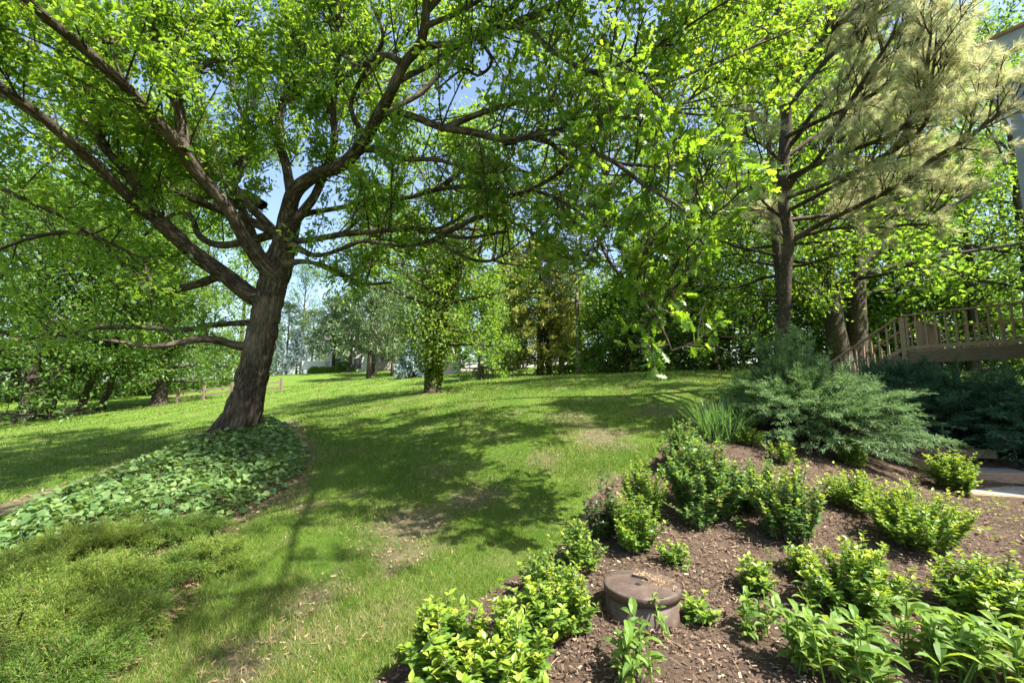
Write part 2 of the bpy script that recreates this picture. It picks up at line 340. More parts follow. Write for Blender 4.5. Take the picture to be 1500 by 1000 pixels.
TRE = np.vstack([W(635,572,16)[:2]]); OAKP = gp(350,637)
def fbm(x, y, seed, f=1.):
    return (vn2(x*f, y*f, seed)*.5+vn2(x*f*2.1, y*f*2.1, seed+1)*.3+vn2(x*f*4.3, y*f*4.3, seed+2)*.2)
def masks(x, y):
    j = (fbm(x, y, 21, 2.2)-.5)*.35
    sd_ = np.where(inside(BED, x, y), 1, -1)*dline(BED, x, y)
    sl_ = np.where(inside(LBED, x, y), 1, -1)*dline(LBED, x, y)
    s = np.maximum(sd_, sl_+j); mul = np.clip((sd_+j*.6)/.06+.5, 0, 1)
    bare = np.clip(1-dline(EDGE, x, y, False)/.22+j*2, 0, 1)*.9
    bare = np.maximum(bare, np.clip((sl_+j*1.6)/.35+.4, 0, 1)*.95)
    bare = np.maximum(bare, np.clip(1-dline(EDGE2, x, y, False)/.2+j*2, 0, 1)*.8)
    bare = np.maximum(bare, np.clip(1-np.hypot(x-TRE[0,0], y-TRE[0,1])/1.1+j, 0, 1))
    bare = np.maximum(bare, np.clip(1.6-np.hypot(x-OAKP[0], y-OAKP[1])/1.1+j, 0, 1))
    for (u,v,ru,am) in PATCH:
        p = gp(u, v); bare = np.maximum(bare, am*np.clip(1.3-np.hypot((x-p[0]), (y-p[1])*.8)/ru+j*3.2, 0, 1))
    far_ = np.clip(1.6-np.hypot(x, y)/9, 0, 1); bare = np.maximum(bare, far_*np.clip((fbm(x, y, 44, .9)+.25*(fbm(x, y, 45, 3)-.5)-.56)*4.5, 0, .85))
    return mul, bare, s
PATCH = [(600,765,.62,.95),(690,728,.5,.8),(880,640,.75,.9),(800,668,.45,.7),(840,610,.7,.6),(470,935,.35,.5),(650,690,.5,.5),(960,600,.6,.6),
  (730,640,.5,.4),(560,905,.3,.5),(900,705,.4,.7),(700,590,.7,.4)]
NG = 420; tt = np.linspace(-1, 1, NG); sp = np.sinh(tt*5.6)/np.sinh(5.6)*500
gx, gy = np.meshgrid(sp+.6, sp+4.4); zz = gz(gx, gy); mul, bare, sdist = masks(gx.ravel(), gy.ravel()); mul = mul.reshape(gx.shape); bare = bare.reshape(gx.shape)
near = np.hypot(gx-1, gy-4) < 10
zz = zz+np.where(near, (fbm(gx, gy, 50, 3)-.5)*.05*(.4+mul)+(fbm(gx, gy, 60, 9)-.5)*.035*mul, 0)-.03*mul-.025*bare
m, t, o = newmat('ground'); tc = t.nodes.new('ShaderNodeTexCoord'); P_ = tc.outputs['Object']
am = t.nodes.new('ShaderNodeAttribute'); am.attribute_name = 'mulch'; ab = t.nodes.new('ShaderNodeAttribute'); ab.attribute_name = 'bare'
g1 = noise(t, P_, 1.1, 6, .65); g2 = noise(t, P_, 9, 6, .7); g3 = noise(t, P_, 60, 3, .7)
grass = ramp(t, g3, [(.25,(.036,.08,.008)),(.5,(.07,.135,.013)),(.8,(.13,.19,.028))]); dry = ramp(t, g3, [(.25,(.13,.14,.045)),(.75,(.26,.24,.10))])
grass = mixc(t, mapr(t, g1, .5, .68, 0, .6), grass, dry)
stripe = t.nodes.new('ShaderNodeTexWave'); stripe.inputs['Scale'].default_value = .22; stripe.inputs['Distortion'].default_value = .6
t.links.new(mapping(t, P_, (.9,.35,0)), stripe.inputs['Vector']); grass = mixc(t, mapr(t, stripe.outputs['Fac'], .3, .7, 0, .25), grass, (.15,.22,.03))
dirt = ramp(t, g2, [(.3,(.085,.065,.04)),(.5,(.155,.12,.08)),(.75,(.26,.21,.14))])
n4 = noise(t, P_, 35, 8, .8); n5 = noise(t, P_, 140, 4, .8)
mulc = ramp(t, n4, [(.3,(.045,.029,.021)),(.5,(.10,.071,.051)),(.68,(.18,.132,.096)),(.8,(.32,.245,.175))])
mulc = mixc(t, mapr(t, g1, .45, .65, 0, .5), mulc, (.155,.105,.075))
fb = mapr(t, math_(t, 'ADD', ab.outputs['Fac'], math_(t, 'MULTIPLY', math_(t, 'SUBTRACT', g2, .5), 1.6)), .2, 1.0, 0, .92)
c = mixc(t, fb, grass, dirt); fm = mapr(t, math_(t, 'ADD', am.outputs['Fac'], math_(t, 'MULTIPLY', math_(t, 'SUBTRACT', g2, .5), .5)), .4, .6); c = mixc(t, fm, c, mulc)
finish(t, o, c, .92, .12, math_(t, 'ADD', n4, math_(t, 'MULTIPLY', n5, .5)), .9, .03); M['ground'] = m
def ground_part(name, sel):
    idx = np.arange(NG*NG).reshape(NG, NG); f = np.stack([idx[:-1,:-1], idx[:-1,1:], idx[1:,1:], idx[1:,:-1]], -1).reshape(-1,4)[sel.ravel()]
    u, inv = np.unique(f, return_inverse=True); mb = MB(); mb.add(np.column_stack([gx.ravel()[u], gy.ravel()[u], zz.ravel()[u]]), inv.reshape(-1,4))
    ob = mb.build(name, M['ground'], smooth=True); kind(ob, 'structure')
    for nm, arr in (('mulch', mul), ('bare', bare)):
        a = ob.data.attributes.new(nm, 'FLOAT', 'POINT'); a.data.foreach_set('value', arr.ravel()[u].astype(np.float32))
fm_ = (mul[:-1,:-1]+mul[1:,1:]+mul[1:,:-1]+mul[:-1,1:])/4 > .5
rightbed = fm_ & (gx[:-1,:-1] > -1.4)
ground_part('lawn', ~fm_); ground_part('planting_bed', fm_)

# grass blades: short turf near, sparser and coarser with distance
def grassblades(n, r0, r1, h, wd, seed, half=56, pw=.75):
    rng = np.random.default_rng(seed); r = (r0**pw+(r1**pw-r0**pw)*rng.random(n))**(1/pw); a = np.radians(rng.uniform(-half, half, n)); x = r*np.sin(a); y = r*np.cos(a)
    mu, ba, sd__ = masks(x, y); pat = fbm(x, y, 90, 1.1); k = (mu < .35) & ((sd__ < .1) | (rng.random(n) < .12)) & (rng.random(n) > ba*.95-.06) & (rng.random(n) < .25+1.5*(pat-.15))
    x, y, r, pat, ba = x[k], y[k], r[k], pat[k], ba[k]; n = len(x); p = np.column_stack([x, y, gz(x, y)-.01])
    ax = np.column_stack([rng.normal(size=n)*.55, rng.normal(size=n)*.55, np.ones(n)]); q = np.column_stack([rng.normal(size=(n,2)), np.zeros(n)])
    hh = h*(.5+rng.random(n))*(.55+.8*pat); ww = wd*np.maximum(1, r/4.5)/hh
    dry_ = rng.random(n) < np.clip(.10+1.3*(fbm(x, y, 33, .7)-.5)+.4*ba+1.1*np.clip(1-y/4.8, 0, 1), .05, .85)
    return p, ax, q, hh, ww, dry_
gb = MB()
for args in ((300000, 2.2, 8, .062, .0042, 1), (150000, 8, 18, .075, .0048, 2), (50000, 18, 40, .09, .006, 3)):
    p, ax, q, hh, ww, dr = grassblades(*args)
    leaves(gb, BLADE, p[~dr], ax[~dr], q[~dr], hh[~dr], ww[~dr]); leaves(gb, BLADE, p[dr], ax[dr], q[dr], hh[dr]*.85, ww[dr], 1)
# longer tufts
rng = np.random.default_rng(5); n = 2600; r = rng.uniform(2.4, 10, n); a = np.radians(rng.uniform(-50, 35, n)); x = r*np.sin(a); y = r*np.cos(a); mu, ba, _ = masks(x, y)
k = (mu < .3) & (ba < .6) & (fbm(x, y, 77, 1.5) > .5); x, y = np.repeat(x[k], 28), np.repeat(y[k], 28); n = len(x)
x = x+rng.normal(size=n)*.05; y = y+rng.normal(size=n)*.05
leaves(gb, BLADE, np.column_stack([x, y, gz(x, y)-.01]), np.column_stack([rng.normal(size=(n,2))*.5, np.ones(n)]), np.column_stack([rng.normal(size=(n,2)), np.zeros(n)]), rng.uniform(.05,.11,n), .045)
kind(gb.build('grass', [M['blade'], M['dryblade']]), 'stuff', 'short patchy lawn grass around the bare spots under the oak', 'grass')
# mulch chips and litter
def scatter(n, box, seed, cond):
    rng = np.random.default_rng(seed); x = rng.uniform(box[0], box[1], n); y = rng.uniform(box[2], box[3], n); k = cond(x, y); return rng, x[k], y[k]
cm = MB(); rng, x, y = scatter(150000, (-1.6, 9.5, 1.2, 10), 8, lambda x, y: (masks(x, y)[0] > .6) & inside(BED, x, y) & (np.random.default_rng(1).random(len(x)) < np.clip(4.2/np.hypot(x,y), 0, 1)**1.3))
n = len(x); p = np.column_stack([x, y, gz(x, y)-.018+rng.random(n)*.016]); ax = np.column_stack([rng.normal(size=(n,2)), rng.normal(size=n)*.22])
leaves(cm, CHIP, p, ax, np.column_stack([rng.normal(size=(n,2))*.35, np.ones(n)]), rng.uniform(.008,.042,n)**1.0, rng.uniform(.35,.9,n))
rng, x, y = scatter(1500, (-1.6, 9.5, 1.2, 10), 9, lambda x, y: inside(BED, x, y)); n = len(x)
C = np.stack([np.column_stack([x, y, gz(x, y)])]*3, 1); d = np.column_stack([rng.normal(size=(n,2)), np.zeros(n)])*rng.uniform(.02,.09,(n,1)); C[:,1] += d; C[:,2] += d*2+rng.normal(size=(n,3))*.01; C[:,:,2] += .004
tubes(cm, C, .0028, .0014, 3, 1)
kind(cm.build('bark_mulch', [M['chip'], M['litter']]), 'stuff', 'brown shredded bark mulch with pale straw bits in the planting bed', 'mulch')
cl_ = MB(); rng, x, y = scatter(60000, (-6, 4, 2, 11), 14, lambda x, y: (masks(x, y)[0] < .4) & (np.random.default_rng(2).random(len(x)) < masks(x, y)[1]*.9+.04)); n = len(x)
leaves(cl_, CHIP, np.column_stack([x, y, gz(x, y)-.005+rng.random(n)*.012]), np.column_stack([rng.normal(size=(n,2)), rng.normal(size=n)*.25]), np.column_stack([rng.normal(size=(n,2))*.35, np.ones(n)]), rng.uniform(.01,.05,n), rng.uniform(.15,.7,n))
kind(cl_.build('lawn_debris', M['litter']), 'stuff', 'dead grass and tan crumbs on the worn spots of the lawn', 'debris')
lm = MB(); rng, x, y = scatter(9000, (-8, 0, 1.2, 10), 10, lambda x, y: (masks(x, y)[2] > -.35) & (masks(x, y)[2] < .35) & (x < -.4)); n = len(x)
x = np.append(x, rng.uniform(-5, -.8, 16000)); y = np.append(y, rng.uniform(1.4, 5, 16000)); k = inside(LBED, x, y); x, y = x[k], y[k]; n = len(x)
leaves(lm, OVATE, np.column_stack([x, y, gz(x, y)+.008]), np.column_stack([rng.normal(size=(n,2)), rng.normal(size=n)*.2]), np.column_stack([rng.normal(size=(n,2))*.4, np.ones(n)]), rng.uniform(.025,.07,n), rng.uniform(.4,1,n))
kind(lm.build('leaf_litter', M['litter']), 'stuff', 'tan dead leaves along the edge of the left bed', 'leaves')

# ------------------------------------------------------------------ the big oak
oak = thing('oak_tree', 'large spreading oak with thick leaning furrowed trunk and long crooked limbs over the lawn', 'tree', OAKP)
def wl(rows, k=1.):                            # rows u,v,t,r
    return np.array([[*W(u, v, d), r*k] for u, v, d, r in rows])
tm = MB(); b = OAKP
trunk = np.array([[*(b+A(-.05,0,-.35)), .66],[*(b+A(-.03,0,-.02)), .43],[*W(354,612,9.45), .355],[*W(363,580,9.4), .315],[*W(371,545,9.4), .295],[*W(381,500,9.35), .285],[*W(389,460,9.3), .28],[*W(398,420,9.3), .28],[*W(408,385,9.3), .27],[*W(420,350,9.25), .21],[*W(426,320,9.2), .2]])
tube(tm, trunk, 96, .03, .15, 11); 
for k, (dx, dy) in enumerate([(-.42,-.3),(.5,-.36),(-.3,-.75),(.75,.2),(-.6,.5)]):   # root flare
    tube(tm, np.array([[*(b+A(dx*.18,dy*.18,.62)), .12],[*(b+A(dx*.62,dy*.62,.12)), .15],[*(b+A(dx*.95,dy*.95,-.06)), .11],[*(b+A(dx*1.3,dy*1.3,-.3)), .06]]), 18, .06, .06, 30+k)
tm.build('trunk', M['oak_bark'], oak, True)
OL = [
 # A, left lower limb and its fork
 [(385,440,9.3,.30),(362,430,9.2,.27),(330,405,9.0,.235),(290,375,8.7,.215),(262,350,8.5,.20),(235,325,8.3,.185),(205,303,8.0,.15),(150,250,7.4,.125),(110,215,7.0,.115),(60,170,6.6,.10),(0,128,6.2,.09),(-90,60,5.8,.07),(-190,-30,5.5,.04)],
 [(238,330,8.3,.16),(228,315,8.3,.15),(189,259,8.1,.12),(158,217,7.9,.10),(150,196,7.9,.09),(140,154,7.8,.08),(115,119,7.6,.07),(70,84,7.4,.055),(10,40,7.2,.035)],
 # B, second limb
 [(404,400,9.2,.27),(385,385,9.0,.22),(355,340,8.6,.17),(330,300,8.3,.155),(290,253,7.9,.155),(258,207,7.4,.16),(235,185,7.1,.13),(185,130,6.5,.115),(150,100,6.2,.105),(110,63,5.9,.095),(65,25,5.6,.085),(20,-20,5.3,.07),(-40,-90,5,.045)],
 [(262,215,7.4,.15),(262,190,7.4,.13),(258,150,7.3,.115),(240,125,7.2,.095),(226,85,7.1,.085),(215,40,7.0,.075),(203,0,6.9,.065),(185,-60,6.8,.04)],
 [(262,160,7.35,.09),(275,130,7.4,.06),(290,105,7.5,.05),(315,85,7.6,.045),(330,55,7.7,.035),(345,10,7.7,.03)],
 # C, central limb sweeping right
 [(412,372,9.25,.3),(424,315,9.1,.25),(432,280,8.9,.22),(462,256,8.7,.185),(500,241,8.4,.17),(531,210,8.1,.155),(552,170,7.9,.15),(573,130,7.6,.13),(591,95,7.4,.12),(615,64,7.2,.11),(622,21,7.0,.10),(624,-20,6.8,.08),(640,-80,6.6,.05)],
 [(552,172,7.9,.12),(574,165,7.8,.095),(600,170,7.6,.088),(642,186,7.3,.085),(690,194,7.0,.08),(740,204,6.7,.072),(795,193,6.4,.06),(850,184,6.1,.055),(885,176,5.8,.045),(935,165,5.4,.03),(985,160,5.0,.02)],
 [(536,222,8.1,.10),(556,220,8.0,.075),(574,224,7.9,.07),(605,231,7.8,.065),(640,232,7.6,.05),(690,250,7.5,.035),(740,262,7.4,.022)],
 [(618,66,7.2,.09),(640,65,7.1,.07),(668,60,7.0,.065),(696,51,6.9,.062),(738,42,6.8,.06),(785,50,6.5,.055),(815,72,6.3,.05),(864,100,6.0,.045),(910,95,5.7,.035),(960,70,5.4,.025),(1010,40,5.2,.015)],
 [(540,205,8.1,.09),(518,160,8.0,.06),(530,120,7.9,.055),(560,60,7.7,.05),(550,10,7.6,.04),(530,-40,7.5,.03)],
 [(591,95,7.4,.08),(560,84,7.5,.06),(525,100,7.7,.05),(505,80,7.9,.04),(490,40,8,.03)],
 [(620,40,7.1,.07),(660,20,6.9,.05),(720,-10,6.6,.04),(800,-20,6.2,.03)],
 [(696,51,6.9,.04),(720,90,6.8,.035),(700,110,6.8,.03),(680,100,6.8,.025),(640,130,6.8,.018)],
 # D, upright limbs
 [(420,350,9.3,.24),(428,300,9.4,.17),(421,252,9.5,.14),(410,200,9.6,.125),(415,150,9.7,.12),(433,119,9.8,.11),(444,70,9.8,.10),(455,0,9.9,.085),(465,-60,10,.05)],
 [(432,330,9.2,.18),(448,305,9.0,.13),(480,240,8.8,.105),(493,200,8.6,.095),(491,122,8.4,.08),(495,40,8.2,.07),(490,-40,8.0,.05)],
 [(395,400,9.5,.2),(372,350,9.9,.15),(350,300,10.1,.125),(340,265,10.2,.11),(355,225,10.3,.10),(360,180,10.5,.07),(335,120,10.6,.05)],
 # E, right lower limbs
 [(418,362,9.3,.15),(440,352,9.2,.10),(500,341,8.9,.088),(546,339,8.6,.082),(590,336,8.4,.075),(640,342,8.1,.06),(690,346,7.9,.045),(740,340,7.6,.03)],
 [(612,337,8.3,.06),(650,330,8.2,.045),(678,312,8.1,.04),(692,288,8.0,.03),(720,270,7.9,.02)],
 [(432,318,9.4,.13),(462,312,9.3,.085),(500,305,9.1,.072),(540,291,8.8,.068),(595,288,8.5,.065),(640,277,8.2,.062),(696,272,7.9,.058),(730,285,7.7,.055),(775,276,7.4,.05),(808,259,7.1,.045),(838,236,6.8,.035),(875,215,6.4,.025)],
 [(410,388,9.1,.14),(440,382,9.0,.075),(469,386,8.9,.065),(500,399,8.8,.06),(520,413,8.7,.055),(540,417,8.7,.045),(570,414,8.6,.03)],
 [(425,360,9.1,.13),(460,372,8.9,.07),(500,364,8.7,.06),(530,355,8.6,.058),(570,356,8.4,.055),(605,357,8.2,.052),(632,350,8.0,.05),(655,364,7.9,.045),(684,378,7.8,.042),(712,383,7.6,.036),(735,374,7.5,.03),(756,358,7.4,.022),(780,345,7.3,.014)],
 # F, low limbs on the left
 [(372,505,9.35,.16),(345,504,9.2,.12),(320,499,9.0,.11),(290,498,8.8,.10),(262,503,8.6,.08),(215,508,8.3,.06),(160,500,8.0,.04)],
 [(380,475,9.6,.12),(335,470,9.8,.085),(265,482,10,.08),(180,481,10.1,.072),(120,484,10.2,.07),(60,493,10.2,.06),(0,489,10.2,.05),(-60,480,10.2,.03)],
 [(-80,240,7.0,.07),(0,272,7.2,.06),(40,292,7.3,.05),(100,322,7.5,.042),(160,354,7.7,.035),(215,380,7.9,.02)],
 # the low branch reaching over the bed
 [(795,193,6.4,.05),(845,215,5.7,.042),(900,235,5.0,.036),(950,270,4.5,.03),(1000,310,4.2,.022),(1030,360,4.1,.014)],
 [(775,276,7.4,.045),(830,300,6.6,.04),(870,335,6.0,.036),(905,395,5.5,.03),(940,430,5.2,.024),(990,460,5.0,.016)],
 [(900,240,5.0,.03),(960,245,4.6,.024),(1010,255,4.3,.018),(1040,280,4.1,.01)],
 [(930,415,5.3,.026),(950,450,5.0,.022),(975,490,4.8,.016),(985,515,4.7,.01)],
 # high limbs over the lawn, to the right and towards the viewer
 [(624,0,7,.08),(700,-90,6.6,.07),(800,-120,6.2,.06),(900,-110,5.9,.045),(1000,-60,5.8,.035),(1090,20,6.0,.02)],
 [(800,-120,6.2,.05),(900,-300,5.2,.04),(1050,-480,4.6,.03),(1250,-650,4.2,.015)],  # this and the next limb lie above the view, added to dapple the lawn
 [(1000,-60,5.8,.035),(1100,-200,5.2,.03),(1250,-330,4.9,.015)],
 [(864,100,6.0,.04),(940,130,6.2,.035),(1010,110,6.5,.03),(1080,80,6.8,.025),(1150,30,7.0,.02)],
 [(875,215,6.4,.035),(930,180,6.8,.03),(1000,150,7.1,.03),(1070,110,7.4,.025),(1130,90,7.6,.02),(1190,60,7.7,.015)],
]
def dome(az, el, L, r=.10, t=9.2, uv=(420,330)):
    p = W(uv[0], uv[1], t); a, e = math.radians(az), math.radians(el); d = A(math.cos(a)*math.cos(e), math.sin(a)*math.cos(e), math.sin(e)); q = orng.normal(size=(5,3))*.28
    return [[*(p+d*L*k+A(0,0,-1)*L*.16*k*k+(q[j] if j else 0)), r*(1-k)+.012] for j, k in enumerate((0,.25,.5,.78,1))]
orng = np.random.default_rng(42); OL = [wl(r, .68) for r in OL]
for az, el, L, uv, t in [(170,30,8.5,(405,340),9.3),(190,42,8,(405,340),9.5),(150,38,8,(350,280),10),(-15,30,5.5,(575,130),7.6),(15,45,5,(552,170),7.9),(60,40,6,(433,119),9.8),(100,45,5,(360,180),10.4),(120,50,4.5,(444,70),9.8),(30,60,4.5,(491,122),8.4),
   (200,45,4,(110,63),5.9),(150,50,4.5,(290,105),7.5),(170,40,4.5,(60,170),6.6),(80,35,5,(415,150),9.7),(45,15,4.5,(546,339),8.6),(20,25,4.5,(640,277),8.2),(155,18,7,(405,345),9.4),(172,12,7.5,(330,405),9.0),(140,22,7,(350,300),10.1),(-35,40,5,(738,42),6.8),(35,25,4,(740,204),6.7),(75,20,4.5,(469,386),8.9),(30,20,4,(633,350),8.0),(110,35,5,(340,265),10.2),(185,60,4.5,(158,217),7.9),(75,60,5,(480,240),8.8),(25,35,4,(642,186),7.3),(-30,50,4.5,(622,21),7.0)]: OL.append(np.array(dome(az, el, L, .04 if L < 7 else .08, t, uv)))
OL += [np.array(r, float) for r in ([[1.3,5.2,7.7,.05],[2.0,3.4,8.0,.04],[2.7,1.8,8.2,.03],[3.1,.3,8.0,.012]], [[1.3,5.2,7.7,.05],[2.9,4.2,7.6,.035],[4.2,3.2,7.4,.012]], [[2.0,3.4,8.0,.04],[1.0,1.6,8.0,.03],[.6,.2,7.6,.012]], [[-1.5,3.6,8.3,.035],[-2.8,3.4,8.4,.025],[-3.9,3.0,8.2,.012]], [[-5.3,9.2,5.6,.09],[-8,11.2,7.4,.06],[-10.5,12.6,8.2,.04],[-12.6,13.4,8.2,.015]], [[-5.3,9.2,5.6,.08],[-8.5,9.6,7.8,.05],[-11.4,9.8,8.6,.015]], [[-1.2,5.2,7.9,.05],[-1.5,3.6,8.3,.035],[-1.2,2.0,8.3,.012]])]  # overhead ones are out of view, put in to throw shade on the grass
ocr = MB(); near_i = {24, 25, 26, 27}; DEN = {16: 3.4, 18: 2.6, 19: 3.4, 20: 3, 21: 3, 22: 3, 23: 4, 17: 2.5, 15: 3.5, 5: 2.6, 6: 3.8, 7: 3.8, 8: 4, 9: 4, 18: 2.4, 11: 4, 28: 4, 12: 3}; DEN = [DEN.get(k, 5.4) for k in range(29)]; LPT = [26]*29
for k in (18,19,20,21,22): LPT[k] = 20
for k in (0,1,2,3,4,13,14,15): LPT[k] = 32
for k in (5,6,7,8,9,10,11,12,28): LPT[k] = 17
for i, rows in enumerate(OL):
    P = rows; lb = MB(); rm = P[:,3].max(); cut = float(np.interp(.13, P[::-1,3], np.linspace(0,1,len(P))[::-1])); Pc = tube(lb, P, 32 if rm > .12 else 16, .06, .10 if rm > .1 else .05, 100+i*7, .12 if rm < .14 else .05)
    ln = np.linalg.norm(np.diff(Pc[:,:3], axis=0), axis=1).sum(); K = 24; C = poly_resample(Pc, K)[None]
    n1 = int(ln*(8 if i in near_i else DEN[i] if i < len(DEN) else 3.2)); L1 = .95 if i not in near_i else .55
    c1, _ = sprout(orng, C, n1, L1*min(1.5, .6+ln*.14), max(.2 if ln > 4 else .1, cut*.8), .6, .9, .6, .0, 5, .55, .2)
    tubes(lb, c1, .016 if i not in near_i else .009, .005, 5)
    c2, _ = sprout(orng, c1, 7, .5, .25, .8, .9, .25, .08, 4, .4, .3); tubes(lb, c2, .006, .002, 4)
    lb.build('limb', M['oak_bark'], oak, True)
    if i in near_i:
        c2, _ = sprout(orng, c1, 4, .34, .2, .8, .9, .05, .25, 4); tubes(ocr, c2, .004, .0015, 4, 2)
        leaf_on(ocr, orng, OAKL, c2, 7, .125, .02, .3, .25, .55, mat=1); leaf_on(ocr, orng, OAKL, c1, 6, .13, .03, .5, .25, .55, mat=1)
    else:
        leaf_on(ocr, orng, OAKS, c2, LPT[i] if i < len(LPT) else 21, .085, .07, .4, .15, .6, .5)
        # bare dead twigs
        if i in (18, 20, 6, 7):
            c3, _ = sprout(orng, C, 26, .8, .4, .5, 1, -.3, .3, 5, .5, .2); c4, _ = sprout(orng, c3, 5, .3, .2, .7, .9, -.2, .2, 4); tb = MB(); tubes(tb, c3, .009, .003, 4); tubes(tb, c4, .004, .0015, 3); tb.build('bare_twig', M['twig'], oak, True)
ocr.build('crown', [M['oak_leaf'], M['oak_near'], M['twig']], oak)
# ------------------------------------------------------------------ other trees
def broadleaf(name, label, base, h, tr, cr, seed, leaf='wood_leaf', bark='bark', low=.3, nl=26, lean=(0,0), size=.16, per=16, group=None, fork=None, tpl=RHOMB, flat=.7, m1=5, m2=4, nsub=0, cat='tree'):
    """cr: crown radius; low: where the crown starts (share of height)"""
    rng = np.random.default_rng(seed); base = np.asarray(base, float); t_ = thing(name, label, cat, base, group); mb = MB()
    top = base+A(lean[0], lean[1], h); mid = base+A(lean[0]*.45+rng.normal()*.15, lean[1]*.45, h*.5)
    tk = np.array([[*(base-A(0,0,.4)), tr*1.7],[*(base+A(0,0,.05)), tr*1.35],[*(base*.9+mid*.1+A(0,0,h*.02)), tr*1.02],[*(base*.5+mid*.5), tr*.86],[*mid, tr*.6],[*(mid*.4+top*.6), tr*.3],[*top, .02]])
    ax = tube(mb, tk, 20, .15, .07, seed, .1); axis = poly_resample(ax, 40)
    for fk in (fork or []): tube(mb, np.array(fk), 16, .15, .07, seed+5, .1)
    s = low*.8+(1-low*.8)*(np.arange(nl)+.5)/nl; i = np.minimum((s*39).astype(int), 38); p0 = axis[i]
    az = np.arange(nl)*2.39996+rng.random(nl)*.8; q = (s-low*.8)/(1-low*.8); L = cr*np.sqrt(np.clip(1-(2*q-.75)**2*.62, .08, 1))*rng.uniform(.75,1.12,nl)
    el = np.radians(-2+q*62+rng.normal(size=nl)*9); d = np.column_stack([np.cos(az)*np.cos(el), np.sin(az)*np.cos(el), np.sin(el)]); k = np.linspace(0,1,7)
    C = p0[:,None]+d[:,None]*(L[:,None]*k)[...,None]+A(0,0,1)*(L[:,None]*.22*k**2*(1-.6*(q<.3)[:,None]))[...,None]+np.cumsum(rng.normal(size=(nl,7,3))*.05*L[:,None,None]/3, 1)*(k>0)[None,:,None]
    tubes(mb, C, tr*.34*(1-.6*q), .015, 6)
    c1, _ = sprout(rng, C, m1, L*.42, .25, .8, .9, .2, .05, 5, .4, .3); tubes(mb, c1, .02, .006, 4)
    mb.build('trunk', M[bark], t_, True)
    c2, _ = sprout(rng, c1, m2, .11*cr+.3, .2, .7, .9, .15, .1, 4, .4, .3); cm_ = MB(); tubes(cm_, c2, .007, .003, 3, 1)
    leaf_on(cm_, rng, tpl, c2, per, size, .13*cr*.55, .2, .2, flat)
    cm_.build('crown', [M[leaf], M['twig']], t_); return t_
def conifer(name, label, base, h, tr, cr, seed, leaf='spruce', bark='bark', low=.05, nl=90, droop=.25, size=.22, per=14, group=None, shape=1., lean=(0,0), m1=6, two=None):
    rng = np.random.default_rng(seed); base = np.asarray(base, float); t_ = thing(name, label, 'tree', base, group); mb = MB()
    top = base+A(lean[0], lean[1], h); tube(mb, np.array([[*(base-A(0,0,.3)), tr*1.3],[*(base+A(0,0,.1)), tr*1.1],[*(base*.5+top*.5), tr*.6],[*top, .02]]), 14, .25, .06, seed, .05)
    if two is not None: tube(mb, np.array([[*(base+two-A(0,0,.3)), tr],[*(base+two), tr*.9],[*(base+two*.6+A(0,0,h*.3)), tr*.7],[*(base*.35+top*.65), tr*.3]]), 12, .25, .06, seed+1, .05)
    s = low+(1-low)*np.linspace(0, 1, nl)**.85; p0 = base+(top-base)*s[:,None]; az = np.arange(nl)*2.39996+rng.random(nl); q = (s-low)/(1-low)
    prof = (1-q)**shape if shape >= 1 else np.sqrt(np.clip(1-(1.5*q-.5)**2, .02, 1)); L = np.maximum(cr*prof*rng.uniform(.75,1.1,nl), .12)
    k = np.linspace(0,1,6); d = np.column_stack([np.cos(az), np.sin(az), .35*q-.05]); C = p0[:,None]+d[:,None]*(L[:,None]*k)[...,None]-A(0,0,1)*(L[:,None]*droop*(k**1.3-.6*k**3))[...,None]
    tubes(mb, C, tr*.18, .008, 5); mb.build('trunk', M[bark], t_, True)
    c1, _ = sprout(rng, C, m1, L*.42+.12, .12, .9, .8, 0., .1, 4, .4, .4); cm_ = MB(); both = np.concatenate([c1, np.stack([C[:,2],C[:,3],C[:,4],C[:,5]],1)])
    leaf_on(cm_, rng, LANCE if False else RHOMB, both, per, size, size*.3, .05, .25, .6, wid=.55)
    cm_.build('crown', M[leaf], t_); return t_
def at(u, t, dz=0):
    """a ground point in direction u at distance t"""
    d = ray(u, 560); x, y = d[0]*t, d[1]*t; return A(x, y, float(gz(x, y))+dz)
# middle distance
ib = gp(634, 574); iv = broadleaf('ivy_clad_tree', 'forked tree with its lower trunk wrapped in bright green ivy, on the lawn edge', 'x' and ib, 9.5, .25, 2.8, 301, 'light_leaf', 'bark', .3, 34, (.9,.3), .13, 18,
   fork=[[*(ib+A(.25,.05,2.6)), .19],[*(ib+A(.75,.1,4.2)), .16],[*(ib+A(1.5,.2,6.5)), .11],[*(ib+A(2.0,.2,9)), .04]] and [[[*(ib+A(.22,.05,2.6)), .17],[*(ib+A(.8,.1,4.3)), .15],[*(ib+A(1.55,.2,6.4)), .11],[*(ib+A(2.1,.2,9)), .04]]])
rng = np.random.default_rng(302); im = MB(); n = 10000; hh = .15+rng.random(n)**.7*5.4; az = rng.random(n)*6.283; rr = .25+1.25*rng.random(n)**1.6*np.clip((hh-.5)/1.6, .05, 1)*np.clip((6.2-hh)/2, .3, 1)*np.clip(2.1*vn2(az*1.9, hh*1.7, 5)-.15, .12, 1.5)
p = ib+np.column_stack([np.cos(az)*rr+.04*hh, np.sin(az)*rr, hh]); ax = np.column_stack([np.cos(az), np.sin(az), -.6+rng.normal(size=n)*.5])+rng.normal(size=(n,3))*.5
leaves(im, HEART, p, ax, np.column_stack([np.cos(az), np.sin(az), np.full(n,.5)])+rng.normal(size=(n,3))*.4, rng.uniform(.06,.12,n)); im.build('ivy', M['ivy'], iv)
broadleaf('ornamental_tree', 'small pale green round-headed tree on the open lawn right of the ivy-clad tree', at(703, 24), 4.4, .15, 1.75, 310, 'light_leaf', 'bark', .2, 26, (.1,0), .13, 20)
